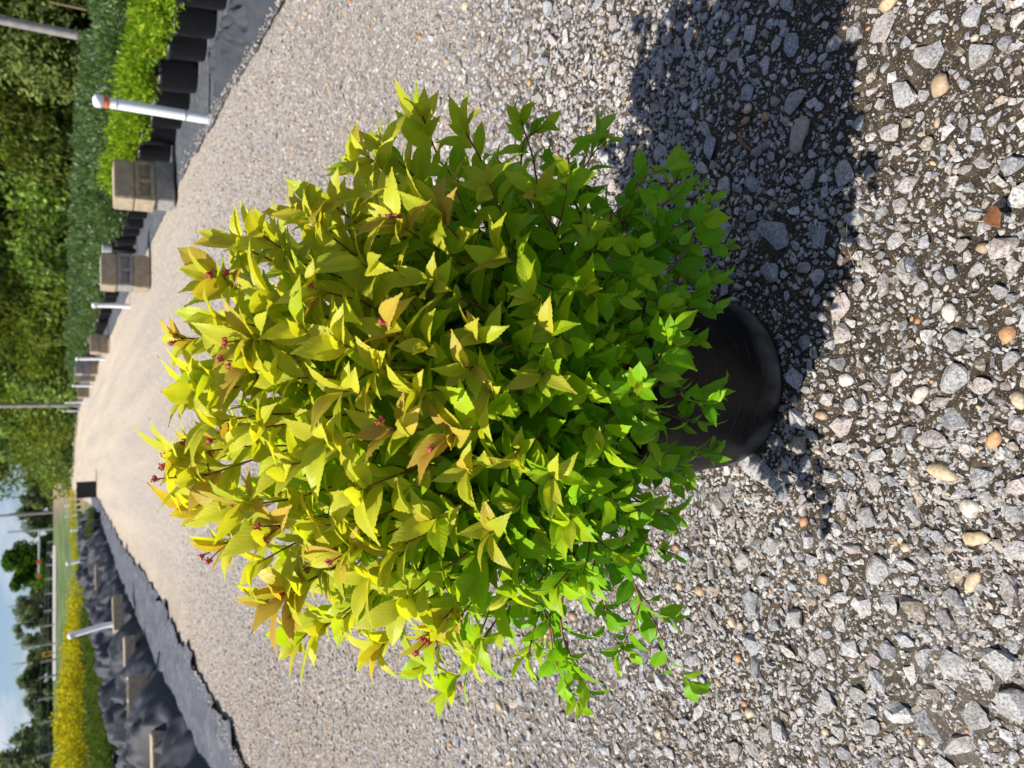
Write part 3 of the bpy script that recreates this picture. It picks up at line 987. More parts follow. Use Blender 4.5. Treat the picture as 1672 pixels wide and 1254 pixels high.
for p, tan in buds:
    for c in range(rnd.randint(1, 3)):
        Vs, Ts, off = [], [], 0
        cc = tan * rnd.uniform(0, 0.016) + Vector((rnd.gauss(0, .006), rnd.gauss(0, .006), rnd.gauss(0, .006)))
        v, q = ico(2, 0.2, c)
        Vs.append(v * 0.0024); Ts.append(q); off += len(v)
        for k in range(20):
            dd = Vector((rnd.gauss(0, 1), rnd.gauss(0, 1), rnd.gauss(0, 1))).normalized() * rnd.uniform(0.0020, 0.0040)
            rr = rnd.uniform(0.0005, 0.0011)
            Vs.append(bv * rr + np.array(dd)); Ts.append(bt + off); off += len(bv)
        o = link('flower_bud', mesh_np('flower_bud', np.concatenate(Vs), np.concatenate(Ts), True), M['bud'], plant)
        o.location = p - POT + tan * 0.004 + cc
        e = -(cc + tan * 0.010)
        k_ = link('stalk', tube_mesh('stalk', [(0, 0, 0), tuple(e * 0.5 + tan * 0.002), tuple(e)], [0.0006, 0.0007, 0.0008], 5), M['stem'], o)

# ------------------------------------------------------------------ background plants
def foliage_mesh(name, n, rx, rz, z0, leaf, cols, seed, droop=0.0, speck=None, lobes=5):
    r = random.Random(seed)
    V, T, Cc = [], [], []
    lob = [(Vector((r.gauss(0, 0.35), r.gauss(0, 0.35), r.uniform(-0.3, 0.45))), r.uniform(0.45, 0.75)) for _ in range(lobes)]
    for i in range(n):
        c, q = r.choice(lob)
        d = Vector((r.gauss(0, 1), r.gauss(0, 1), r.gauss(0, 1))).normalized()
        p = c + d * q * (r.random() ** 0.35)
        if p.length > 1.08: p *= 1.08 / p.length
        pos = Vector((p.x * rx, p.y * rx, z0 + (p.z + 1) * rz))
        dirv = (d + Vector((r.gauss(0, .5), r.gauss(0, .5), 0.5 + r.gauss(0, .4)))).normalized()
        nn = Vector((r.gauss(0, 1), r.gauss(0, 1), r.gauss(0, 1) + 0.8))
        x = dirv.cross(nn).normalized()
        L = leaf * r.uniform(0.6, 1.3); W = L * r.uniform(0.35, 0.5)
        k = len(V)
        up = x.cross(dirv) * (L * 0.12)
        V += [pos, pos + dirv * L * 0.5 + x * W * 0.5 + up, pos + dirv * L, pos + dirv * L * 0.5 - x * W * 0.5 + up]
        T += [(k, k + 1, k + 2), (k, k + 2, k + 3)]
        col = r.choice(cols) if not (speck and r.random() < speck[1]) else speck[0]
        s = r.uniform(0.75, 1.2)
        Cc += [tuple(x_ * s for x_ in col)] * 4
    return mesh_np(name, [tuple(v) for v in V], T, False, np.array(Cc))

small_pot = lathe('pot', [(0.09, 0), (0.105, 0.01), (0.125, 0.2), (0.132, 0.205), (0.132, 0.23), (0.12, 0.228), (0.118, 0.2)], 20)
small_pot.materials.append(M['black_pot'])
LIME = [(0.24, 0.40, 0.02), (0.32, 0.46, 0.03), (0.18, 0.33, 0.02), (0.36, 0.44, 0.03)]
GRN = [(0.11, 0.19, 0.065), (0.14, 0.23, 0.085), (0.09, 0.16, 0.06), (0.18, 0.26, 0.11)]
MIDG = [(0.10, 0.19, 0.03), (0.14, 0.23, 0.04), (0.08, 0.15, 0.025)]
OLV = [(0.13, 0.17, 0.035), (0.17, 0.21, 0.05), (0.09, 0.13, 0.025)]
YELL = [(0.72, 0.60, 0.02), (0.80, 0.68, 0.03), (0.60, 0.55, 0.03), (0.42, 0.42, 0.03)]
lime_m = [foliage_mesh('foliage', 900, 0.21, 0.16, 0.16, 0.042, LIME, 200 + i) for i in range(4)]
green_m = [foliage_mesh('foliage', 900, 0.23, 0.20, 0.19, 0.05, GRN, 210 + i, speck=((0.62, 0.68, 0.62), 0.035)) for i in range(4)]
olive_m = [foliage_mesh('foliage', 800, 0.26, 0.15, 0.15, 0.045, OLV + MIDG, 220 + i) for i in range(4)]
yell_m = [foliage_mesh('foliage', 900, 0.30, 0.25, 0.24, 0.05, YELL, 230 + i, speck=((0.16, 0.22, 0.03), 0.12)) for i in range(4)]
for l in (lime_m, green_m, olive_m, yell_m):
    for m in l: m.materials.append(M['far_leaf'])

def small_plant(name, x, y, fm, label, group, s=1.0, z=0.006):
    o = empty(name, (x, y, z), rnd.uniform(0, 6.28))
    o.scale = (s, s, s)
    tag(o, label, 'plant', group)
    link('pot', small_pot, None, o)
    link('foliage', rnd.choice(fm), None, o)
    return o

# right-hand bed: first row lime green near the tall white post, then blue-green rows
def rx_line(x0, y): return x0 - SL * y
def zone(y):
    return ('behind the lime shrubs' if y < 7.6 else 'between the two tall block stacks' if y < 8.6 else 'by the second block stack' if y < 10.4
            else 'past the short white post' if y < 15 else 'by the far block piles')
y = 3.7
while y < 7.6:
    small_plant('lime_shrub', rx_line(2.56, y) + rnd.uniform(-.03, .03), y, lime_m, 'bright lime green potted shrub ' + ('beside the crumpled fabric edge' if y < 4.7 else 'behind the tall red-ringed post' if y < 5.9 else 'next to the first block stack'), 'lime green potted shrubs along the gravel road', rnd.uniform(0.92, 1.08)); y += 0.34
y = 7.75
while y < 24:
    small_plant('green_shrub', rx_line(2.62, y) + rnd.uniform(-.05, .05), y, green_m, 'dark green shrub in a black pot, front row ' + zone(y), 'dark green potted shrubs in the long bed', rnd.uniform(0.75, 0.95)); y += 0.40
for x0 in (3.15, 3.75, 4.4, 5.1):
    y = 4.2 + (x0 - 3) * 1.2
    while y < (26 if x0 < 4 else 22):
        small_plant('green_shrub', rx_line(x0, y) + rnd.uniform(-.08, .08), y, green_m, 'dark green shrub in a black pot, ' + {3.15: 'second row ', 3.75: 'third row ', 4.4: 'fourth row ', 5.1: 'rear row '}[x0] + zone(y), 'dark green potted shrubs in the long bed', rnd.uniform(0.86, 1.05)); y += 0.46 if y < 14 else 0.62

def sheet(name, fx0, fx1, ys_, ncol_, zf, mat, label, cat, group=None):
    V, Q = [], []
    for y in ys_:
        a, b_ = fx0(y), fx1(y)
        for i in range(ncol_ + 1):
            x = a + (b_ - a) * i / ncol_
            V.append((x, y, zf(x, y, i / ncol_)))
    for j in range(len(ys_) - 1):
        for i in range(ncol_):
            k = j * (ncol_ + 1) + i
            Q.append((k, k + 1, k + ncol_ + 2, k + ncol_ + 1))
    me = mesh_np(name, V, Q, True)
    return tag(link(name, me, mat), label, cat, group)

def wig(y, s): return 0.05 * noise.noise((y * 2.2, s, 0)) + 0.03 * noise.noise((y * 7, s, 1))
ysr = list(np.arange(1.5, 9, 0.06)) + list(np.geomspace(9, 40, 60))
sheet('ground_cloth', lambda y: xr(y) + wig(y, 3), lambda y: rx_line(7.5, y), ysr, 60,
      lambda x, y, t: 0.008 + 0.006 * noise.noise((x * 3, y * 1.5, 0)) + 0.010 * max(0, noise.noise((x * 9, y * 5, 2))) * smooth(0.12, 0.0, t), M['fabric'],
      'flat black woven ground fabric under the dark green potted shrubs', 'ground fabric')
def fold(x, y, a=1.0):
    n1 = abs(noise.noise((x * 5.5 + 0.6 * noise.noise((x * 3, y * 3, 7)), y * 2.6, 1)))
    n2 = abs(noise.noise((x * 13, y * 9 + x * 5, 4)))
    n3 = noise.noise((x * 3.2, y * 1.7, 9))
    return a * ((1 - 2.2 * n1) * 0.55 + (1 - 2 * n2) * 0.22 + n3 * 0.55)
# crumpled edge near the tall post
sheet('crumpled_cloth', lambda y: xr(y) + 0.02 + wig(y, 3), lambda y: xr(y) + 0.33 + wig(y, 8), list(np.arange(2.4, 4.7, 0.02)), 26,
      lambda x, y, t: 0.014 + max(0, math.sin(math.pi * t)) ** 0.7 * smooth(4.7, 4.2, y) * 0.085 * max(0.05, 0.6 + fold(x * 2.6, y * 2.2, 1.1)), M['fabric_dark'],
      'crumpled dark fabric edge bunched beside the flat ground fabric and gravel', 'ground fabric')

# left side: flat strip beside the gravel, then a long crumpled heap held down by blocks
ysl = list(np.arange(2.6, 12, 0.05)) + list(np.arange(12, 22, 0.12))
def heapx(y): return interp([(2, -0.42), (5, -0.45), (8, -0.62), (12, -0.5), (20, -0.22)], y)
sheet('ground_cloth', lambda y: xl(y) + heapx(y) - 0.25, lambda y: xl(y) + 0.03 + 2.2 * wig(y, 13), ysl, 26,
      lambda x, y, t: 0.011 + 0.022 * max(-0.3, noise.noise((x * 7 + y * 1.2, y * 2.4, 2))) + 0.008 * abs(noise.noise((x * 16, y * 7, 5))) + 0.045 * smooth(0.62, 0.9, t) * max(0, noise.noise((x * 7 + y * 2, y * 6, 1))), M['fabric'],
      'flat blue-grey strip of ground fabric between the gravel and the crumpled heap', 'ground fabric')
HB = [(188, 1003, 9.9, 28, 'cap', 'concrete block on the fabric heap beside the leaning white post'),
      (207, 1073, 8.6, 20, 'cap', 'concrete block on the fabric heap just past the leaning white post'),
      (224, 1142, 7.4, 16, 'flat_hollow', 'hollow concrete block on the fabric heap below the yellow plants'),
      (253, 1243, 6.3, 10, 'cap', 'largest-looking concrete block on the bulging end of the heap'),
      (158, 942, 14.0, 20, 'cap', 'small tan block on the far fabric heap past the post')]
HBP = [at(q[0], q[1], q[2]) for q in HB]
def press(x, y):
    z = 9.0
    for p in HBP:
        d = math.hypot((x - p.x), (y - p.y) * 1.4)
        z = min(z, max(0.02, p.z - 0.07) + 0.9 * max(0.0, d - 0.19))
    for p in (G(222, 1014), G(168, 911)):
        z = min(z, 0.03 + 0.8 * max(0.0, math.hypot(x - p.x, y - p.y) - 0.10))
    return z
def heap_z(x, y, t):
    env = max(0.0, math.sin(math.pi * min(1, max(0, t)))) ** 0.6
    return min(0.012 + env * 0.24 * max(0.02, 0.62 + 0.45 * noise.noise((x * 1.2, y * 1.5, 17)) + fold(x * 0.75, y * 0.75, 1.15)), press(x, y))
sheet('crumpled_cloth', lambda y: xl(y) + heapx(y) - 1.25, lambda y: xl(y) + heapx(y) + 0.04 * noise.noise((y * 3, 0, 0)), list(np.arange(3.2, 21, 0.04)), 60, heap_z, M['fabric_dark'],
      'long crumpled heap of black fabric weighed down with concrete blocks', 'ground fabric')
sheet('ground_cloth', lambda y: xl(y) - 6.5, lambda y: xl(y) + heapx(y) - 1.15, list(np.arange(5, 22, 0.5)), 12,
      lambda x, y, t: 0.004, M['fabric_dark'], 'dark ground fabric under the olive and yellow potted plants', 'ground fabric')

# left bed plants
def lerp2(a, b, t): return (a[0] + (b[0] - a[0]) * t, a[1] + (b[1] - a[1]) * t)
for i in range(15):
    p = lerp2((-4.65, 8.2), (-3.75, 15.2), i / 14)
    small_plant('olive_shrub', p[0] + rnd.uniform(-.06, .06), p[1], olive_m, 'low olive green potted shrub in the row beside the fabric heap', 'olive potted shrubs behind the fabric heap', rnd.uniform(0.8, 1.0))
for i in range(14):
    p = lerp2((-5.3, 8.8), (-4.15, 15.2), i / 13)
    small_plant('olive_shrub', p[0] + rnd.uniform(-.06, .06), p[1], olive_m, 'low olive green potted shrub in the row beside the yellow shrubs', 'olive potted shrubs behind the fabric heap', rnd.uniform(0.9, 1.12))
for row in range(5):
    for i in range(15):
        p = lerp2((-6.0 - 0.55 * row, 10.2 + row * 0.35), (-3.95 - 0.5 * row, 16.6 + 0.4 * row), i / 14)
        t = i / 14
        small_plant('yellow_shrub', p[0] + rnd.uniform(-.08, .08), p[1] + rnd.uniform(-.08, .08), yell_m, 'golden yellow potted shrub, ' + ['front row behind the olive shrubs', 'second row of the yellow bed', 'third row of the yellow bed', 'fourth row of the yellow bed', 'rear row of the yellow bed beside the grass'][row], 'golden yellow potted shrubs', (1.22 - 0.40 * t + row * 0.03) * rnd.uniform(0.92, 1.08))
for i in range(16):
    t = i / 15
    Y = 24 + 10 * t
    p = (-(0.215 - 0.095 * t) * Y, Y)
    small_plant('yellow_shrub', p[0], p[1], yell_m, 'small yellow shrub in the thin far row beyond the fabric heap', 'far thin row of yellow shrubs', 0.5 * rnd.uniform(0.9, 1.1))
for i in range(26):
    t = i / 25
    Y = 17.5 + 6 * (i % 5) / 4 + rnd.uniform(-.4, .4)
    p = (-(0.235 - 0.085 * t) * Y, Y)
    small_plant('low_shrub', p[0], p[1], olive_m, 'low green plant in a black pot beyond the yellow bed', 'low green plants beyond the yellow bed', 0.62 * rnd.uniform(0.85, 1.1), z=0.0)

# ------------------------------------------------------------------ posts, blocks, crate
def post(px, py, ztop, r, label, tilt=(0, 0), cap=None):
    p = G(px, py)
    o = empty('white_post', p)
    tag(o, label, 'post', 'white pipe posts along the road')
    me = tube_mesh('pipe', [(0, 0, -0.02), (0, 0, ztop * 0.5), (tilt[0] * ztop, tilt[1] * ztop, ztop)], [r, r, r], 14)
    link('pipe', me, M['white_pvc'], o)
    c = lathe('cap', [(r * 1.18, -0.03), (r * 1.2, 0.0), (r * 1.1, 0.012), (r * 0.5, 0.02)], 14)
    k = link('cap', c, M['orange'] if cap == 'orange' else M['white_pvc'], o)
    k.location = (tilt[0] * ztop, tilt[1] * ztop, ztop)
    return o, p
o, p = post(345, 195, 0.60, 0.030, 'tall white pipe post with a red ring beside the lime shrubs', (0.0, 0.0), None)
for z, hh, mm in ((0.540, 0.024, 'orange'), (0.50, 0.006, 'grey_metal'), (0.14, 0.010, 'grey_metal')):
    b_ = link('band', lathe('band', [(0.0315, 0), (0.0325, 0.002), (0.0325, hh), (0.0315, hh + .002)], 16), M[mm], o)
    b_.location = (0, 0, z)
for i, (px, py, zt, r) in enumerate([(213, 500, 0.40, .028), (172, 586, 0.46, .028), (152, 630, 0.43, .028), (138, 657, 0.50, .028), (130, 671, .55, .03), (124, 679, .5, .03), (121, 690, .5, .03), (118, 697, .5, .03), (116, 703, .5, .03)]):
    post(px, py, zt, r, ['short white pipe post beside the second concrete block stack', 'white pipe post just beyond the low block pile'][i] if i < 2 else 'white pipe post far along the block side of the road', (rnd.uniform(-.02, .02), 0))
for i, (px, py, zt, r, tx) in enumerate([(222, 1014, 0.66, .032, -0.09), (168, 911, 0.60, .032, -0.06), (139, 864, .37, .034, 0), (127, 840, .44, .034, -.12), (126, 824, .44, .034, 0), (115, 809, .55, .034, 0), (113, 801, .55, .034, 0), (112, 795, .55, .034, 0)]):
    post(px, py, zt, r, ['leaning white pipe post in the fabric heap before the yellow plants', 'white pipe post in the fabric heap at the end of the yellow bed', 'stubby white pipe post beside the low green plants'][i] if i < 3 else 'white pipe post far along the fabric heap side of the road', (tx, 0))

def hollow_block(name, sx, sy, sz):
    bm = bmesh.new()
    wl = 0.032
    add_box(bm, 0, -sy / 2 + wl / 2, sz / 2, sx, wl, sz, 0, 0.003)
    add_box(bm, 0, sy / 2 - wl / 2, sz / 2, sx, wl, sz, 0, 0.003)
    for x in (-sx / 2 + wl / 2, 0, sx / 2 - wl / 2):
        add_box(bm, x, 0, sz / 2, wl - 0.002, sy - 2 * wl + 0.004, sz - 0.003)
    return bm_mesh(name, bm)
def solid_block(name, sx, sy, sz):
    bm = bmesh.new()
    add_box(bm, 0, 0, sz / 2, sx, sy, sz, 0, 0.008)
    return bm_mesh(name, bm)
def sideways_block(name, sx, sy, sz):
    bm = bmesh.new(); add_box(bm, 0, 0, sy * 0.55, sx - 0.01, sz - 0.01, sy * 0.55)
    bm.from_mesh(hollow_block(name, sx, sz, sy)); me = bm_mesh(name, bm)
    me.transform(Matrix.Rotation(R(90), 4, 'X'))
    me.transform(Matrix.Translation((0, sy / 2, sz / 2)))
    return me
BL = {'solid': solid_block('concrete_block', 0.32, 0.19, 0.135), 'hollow': sideways_block('concrete_block', 0.32, 0.19, 0.135),
      'cap': solid_block('concrete_block', 0.40, 0.20, 0.10), 'flat_hollow': hollow_block('concrete_block', 0.40, 0.20, 0.15)}
def block(kind, x, y, z, rz, mat, label, group=None, s=1.0):
    me = BL[kind]
    o = bpy.data.objects.new('concrete_block', me)
    C.objects.link(o)
    if not me.materials: me.materials.append(M['concrete'])
    if mat != 'concrete':
        o.material_slots[0].link = 'OBJECT'; o.material_slots[0].material = M[mat]
    o.location = (x, y, z); o.rotation_euler.z = rz; o.scale = (s, s, s)
    tag(o, label, 'concrete block', group)
    return o
p = G(288, 305, 0.012)
for i, (k, mt, dx, lab) in enumerate([('solid', 'concrete_grey', .02, 'grey block at the bottom of the stack beside the lime shrubs'),
                                      ('hollow', 'concrete', 0, 'hollow tan block in the middle of the stack beside the lime shrubs'),
                                      ('solid', 'concrete', -.005, 'solid tan block on top of the stack beside the lime shrubs')]):
    block(k, p.x + dx, p.y + 0.12, 0.020 + i * 0.137, R(14 + 2 * i), mt, lab)
p = G(245, 446, 0.012)
for i, (k, mt, dx, lab) in enumerate([('solid', 'concrete', .0, 'bottom tan block of the stack between the dark shrubs and short post'),
                                      ('hollow', 'concrete_grey', .004, 'hollow middle block of the stack between the dark shrubs and short post'),
                                      ('solid', 'concrete', -.005, 'top tan block of the stack between the dark shrubs and short post')]):
    block(k, p.x + dx, p.y + 0.12, 0.020 + i * 0.137, R(10 + 2 * i), mt, lab)
p = G(178, 563, 0.012)
block('solid', p.x, p.y + .1, 0.02, R(10), 'concrete', 'lower tan block of the pair before the second small post', None)
block('solid', p.x + .01, p.y + .1, 0.157, R(14), 'concrete', 'upper tan block of the pair before the second small post', None)
for q, (px, py) in enumerate([(160, 600), (156, 612), (146, 640)]):
    p = G(px, py, 0.012)
    for i in range(3 if q < 2 else 2):
        block('solid', p.x, p.y + .1, 0.02 + .137 * i, R(rnd.uniform(0, 20)), rnd.choice(['concrete', 'concrete_grey']), 'concrete block in the far piles between the white posts', 'blocks in the far piles')
# blocks on the fabric heap
for p, (px, py, Y, rz, k, lab) in zip(HBP, HB):
    block(k, p.x, p.y, max(0.02, p.z - 0.07) - 0.006, R(rz), 'concrete', lab)

# white cup beside the dark shrubs, black crate on the far left
p = at(206, 409, 9.6)
o = empty('white_cup', (p.x, p.y, 0.0)); tag(o, 'small white plastic cup on a stub among dark green shrub pots', 'cup')
link('cup_wall', lathe('cup_wall', [(0.030, 0), (0.034, 0.004), (0.042, 0.09), (0.044, 0.092), (0.040, 0.09), (0.03, 0.006)], 20), M['white_pvc'], o)
link('stub', lathe('stub', [(0.028, -0.24), (0.028, -0.02), (0.026, 0.0)], 14), M['black_pot'], o)
o.location.z = 0.262
p = G(158, 800)
bm = bmesh.new()
add_box(bm, 0, 0, 0.19, 0.36, 0.36, 0.36, 0, 0.012)
crate = empty('black_crate', (p.x, p.y + 0.18, 0.0), R(6)); tag(crate, 'square black plastic crate standing at the end of the crumpled fabric heap', 'crate')
link('body', bm_mesh('body', bm), M['black_pot'], crate)
bm = bmesh.new(); add_box(bm, 0, 0, 0.377, 0.38, 0.38, 0.025, 0, 0.006); link('rim', bm_mesh('rim', bm), M['black_pot'], crate)

# ------------------------------------------------------------------ trees
def crown_mesh(name, n, rx, rz, z0, leaf, cols, seed, lobes=22, spread=0.72, skirt=0):
    r = random.Random(seed)
    lob = []
    for _ in range(lobes):
        d = Vector((r.gauss(0, 1), r.gauss(0, 1), r.gauss(0, 1))).normalized() * (r.random() ** 0.4) * spread
        lob.append((d, r.uniform(0.14, 0.34), r.uniform(0.55, 1.5)))
    for _ in range(skirt):
        a = r.uniform(0, 6.28); q = r.uniform(0.35, 0.85)
        lob.append((Vector((math.cos(a) * q, math.sin(a) * q, r.uniform(-0.95, -0.55))), r.uniform(0.14, 0.32), r.uniform(0.5, 1.4)))
    V, T, Cc = [], [], []
    for i in range(n):
        c, q, br = r.choice(lob)
        d = Vector((r.gauss(0, 1), r.gauss(0, 1), r.gauss(0, 1))).normalized()
        p = c + d * q * (r.random() ** 0.4)
        pos = Vector((p.x * rx, p.y * rx, z0 + rz + p.z * rz))
        if pos.z < 0.05: pos.z = 0.05 + r.random() * 0.3
        a = Vector((r.gauss(0, 1), r.gauss(0, 1), r.gauss(0, 1))).normalized()
        b_ = a.orthogonal().normalized()
        L = leaf * r.uniform(0.6, 1.4)
        k = len(V)
        V += [pos - a * L * .5, pos + b_ * L * 0.28, pos + a * L * .5, pos - b_ * L * 0.28]
        T += [(k, k + 1, k + 2), (k, k + 2, k + 3)]
        col = r.choice(cols); s = br * r.uniform(0.8, 1.2)
        Cc += [tuple(x_ * s for x_ in col)] * 4
    m = mesh_np(name, [tuple(v) for v in V], T, False, np.array(Cc))
    m.materials.append(M['far_leaf']); return m

def trunk_mesh(h, r, seed):
    rr = random.Random(seed)
    V, Q = tube_np([(0, 0, -0.2), (rr.uniform(-.1, .1), rr.uniform(-.1, .1), h * .4), (rr.uniform(-.2, .2), rr.uniform(-.2, .2), h * .75), (0, 0, h)], [r, r * .8, r * .5, r * .2], 9)
    V = [tuple(v) for v in V]
    for i in range(6):
        a = rr.uniform(0, 6.28); z = h * rr.uniform(.25, .7); l = h * rr.uniform(.2, .35)
        v2, q2 = tube_np([(0, 0, z), (math.cos(a) * l * .5, math.sin(a) * l * .5, z + l * .35), (math.cos(a) * l, math.sin(a) * l, z + l * .8)], [r * .35, r * .22, r * .06], 6)
        o = len(V); V += [tuple(v) for v in v2]; Q += [tuple(x + o for x in q) for q in q2]
    m = mesh_np('trunk', V, Q, True); m.materials.append(M['bark']); return m
EVG = [(0.15, 0.20, 0.048), (0.19, 0.24, 0.058), (0.10, 0.14, 0.038), (0.24, 0.28, 0.075)]
DEC = [(0.13, 0.22, 0.04), (0.18, 0.27, 0.045), (0.09, 0.15, 0.032), (0.23, 0.31, 0.055)]
FARG = [(0.13, 0.18, 0.07), (0.17, 0.22, 0.085), (0.11, 0.15, 0.06)]
GREY = [(0.20, 0.24, 0.15), (0.16, 0.20, 0.12), (0.24, 0.27, 0.18)]
PALE = [(0.17, 0.24, 0.05), (0.22, 0.28, 0.07), (0.13, 0.19, 0.04), (0.26, 0.30, 0.09)]
DKR = [(0.08, 0.16, 0.03), (0.10, 0.20, 0.035), (0.06, 0.12, 0.025)]
crowns = {
    'evg': [crown_mesh('crown', 26000, 2.7, 3.9, -0.1, 0.15, EVG, 300 + i, 40, 0.75, 34) for i in range(3)],
    'dec': [crown_mesh('crown', 24000, 3.0, 3.9, 0.0, 0.16, DEC, 310 + i, 36, 0.75, 34) for i in range(3)],
    'pale': [crown_mesh('crown', 20000, 3.2, 4.2, 0.1, 0.20, PALE, 315 + i, 34, 0.8, 26) for i in range(2)],
    'far': [crown_mesh('crown', 8000, 3.0, 2.8, -0.35, 0.42, FARG, 320 + i, 22, 0.72, 26) for i in range(3)],
    'grey': [crown_mesh('crown', 5200, 2.8, 2.8, -0.1, 0.36, GREY, 330 + i, 26, 0.85, 20) for i in range(2)],
    'round': [crown_mesh('crown', 12000, 3.1, 3.3, -0.2, 0.34, DKR, 340, 40, 0.70, 16)],
}
trunks = [trunk_mesh(6.5, 0.16, 1), trunk_mesh(6.0, 0.2, 2), trunk_mesh(5, 0.15, 3)]
def tree_at(x, y, kind, s, label, group=None, sz=None):
    o = empty('tree', (x, y, terrain(x, y)), rnd.uniform(0, 6.28))
    o.scale = (s, s, sz or s)
    tag(o, label, 'tree', group)
    link('crown', rnd.choice(crowns[kind]), None, o)
    link('trunk', rnd.choice(trunks), None, o)
    return o
# tree line beyond the right-hand bed
TL = [(0.56, 22), (0.44, 23.5), (0.36, 25), (0.285, 26.5), (0.215, 28), (0.15, 31), (0.09, 33.5), (0.04, 36), (0.0, 39), (-0.03, 43), (-0.055, 50)]
TLAB = ['dark olive evergreen at the outer end of the tree line past the rod', 'dark olive evergreen behind the grey pole and thin rod', 'dark olive evergreen behind the red-ringed post',
        'dark olive evergreen behind the first block stack', 'leafy mid green tree behind the first block stack', 'leafy mid green tree behind the white cup and second block stack',
        'dark olive evergreen behind the short white post', 'leafy mid green tree behind the low block pair', 'leafy mid green tree behind the far block piles',
        'leafy mid green tree behind the weathered utility pole', 'leafy mid green tree at the house end of the tree line']
for i, (k, Y) in enumerate(TL):
    ev = i < 4 or i == 6
    tree_at(k * Y + rnd.uniform(-.4, .4), Y, 'evg' if ev else ('pale' if i in (5, 8, 10) else 'dec'), rnd.uniform(0.95, 1.15), TLAB[i], 'evergreens in the tree line' if ev else 'leafy trees in the tree line')
for i, (k, Y) in enumerate([(0.50, 28), (0.40, 30), (0.32, 31), (0.25, 33), (0.18, 36), (0.12, 39), (0.065, 42), (0.02, 46), (-0.015, 52)]):
    ev = i % 3 != 2 and i < 6
    tree_at(k * Y, Y, 'evg' if ev else ('pale' if i % 2 else 'dec'), rnd.uniform(1.1, 1.35), ('tall evergreen tree rising behind the front of the tree line' if ev else 'tall leafy tree rising behind the front of the tree line'), 'rear evergreens' if ev else 'rear leafy trees')
# far trees
def far_tree(py, xtop, Y, kind, wpx, label, group=None):
    p = at(90, py, Y)
    h = (90 - xtop) / 1467.0 * Y + H - terrain(p.x, p.y)
    base_h = {'far': 5.6, 'grey': 6.0, 'round': 6.6}[kind]; base_w = {'far': 5.6, 'grey': 5.4, 'round': 5.8}[kind]
    tree_at(p.x, p.y, kind, wpx / 1467.0 * Y / base_w, label, group, h / base_h)
far_tree(916, 4, 92, 'round', 104, 'large rounded dark green tree beyond the grass field and pale road')
for py, xt, Y, k, w in [(745, 34, 125, 'far', 60), (778, 30, 122, 'far', 52), (806, 26, 118, 'far', 52), (834, 30, 120, 'far', 52), (858, 38, 118, 'far', 44), (720, 20, 130, 'far', 60)]:
    far_tree(py, xt, Y, k, w, 'green tree in the far wood beyond the dirt bank and utility poles', 'far wood trees')
for py, xt, Y, k, w in [(982, 26, 110, 'grey', 50), (1012, 20, 108, 'grey', 56), (1044, 34, 106, 'grey', 44)]:
    far_tree(py, xt, Y, k, w, 'pale grey-green thin tree beside the large rounded tree', 'pale thin trees')
for py, xt, Y, k, w in [(1074, 38, 100, 'far', 46), (1104, 30, 98, 'far', 56), (1138, 40, 98, 'far', 54), (1172, 44, 96, 'far', 54), (1210, 40, 96, 'far', 60), (1250, 44, 96, 'far', 60), (950, 44, 130, 'far', 60)]:
    far_tree(py, xt, Y, k, w, 'bushy green tree behind the roadside fence', 'trees behind the fence')
far_tree(1222, -6, 70, 'grey', 90, 'sparse pale tree with thin branches overlooking the fence and yellow bed')
far_tree(1275, -10, 72, 'grey', 90, 'sparse pale tree at the outer end of the fence')

# ------------------------------------------------------------------ far structures
# pale road beyond the grass
pr = []
for py in range(890, 1120, 20):
    a = at(93.5, py, 62); pr.append(a)
bm = bmesh.new()
vs_ = []
for i, a in enumerate(pr):
    d = Vector((a.x, a.y, 0)).normalized()
    r0, r1 = 68.5, 80.0
    q0, q1 = d * r0, d * r1
    vs_.append((bm.verts.new((q0.x, q0.y, terrain(q0.x, q0.y) + 0.03)), bm.verts.new(((d * 73).x, (d * 73).y, terrain((d * 73).x, (d * 73).y) + 0.03)), bm.verts.new((q1.x, q1.y, terrain(q1.x, q1.y) + 0.03))))
for a, b_ in zip(vs_[:-1], vs_[1:]):
    bm.faces.new((a[0], b_[0], b_[1], a[1])); bm.faces.new((a[1], b_[1], b_[2], a[2]))
tag(link('pale_road', bm_mesh('pale_road', bm), M['far_road']), kind='structure')

fence = empty('field_fence', at(92, 1100, 64)); fence.location.z = terrain(fence.location.x, fence.location.y)
tag(fence, 'thin wooden post fence along the pale road beyond the grass', 'fence')
fpts = []
for py, xt in [(1285, 62), (1229, 64), (1176, 65), (1138, 66), (1103, 67), (1077, 69), (1051, 71), (1020, 72), (996, 74), (968, 75), (944, 76), (922, 77), (902, 78), (884, 79)]:
    Y = 55 + (1285 - py) * 0.05
    p = at(90, py, Y); p.z = terrain(p.x, p.y)
    h = (90 - xt) / 1467.0 * Y + H - p.z
    fpts.append((p, h))
    me = tube_mesh('post', [(0, 0, -0.1), (0.03, 0, h * .5), (rnd.uniform(-.04, .04), 0, h)], [0.07, 0.065, 0.06], 7)
    o = link('post', me, M['pole_wood'], fence); o.location = p - fence.location
for k in (0.55, 0.9):
    me = tube_mesh('wire', [p + Vector((0, 0, h * k)) - fence.location for p, h in fpts], [0.012] * len(fpts), 4)
    link('wire', me, M['grey_metal'], fence)

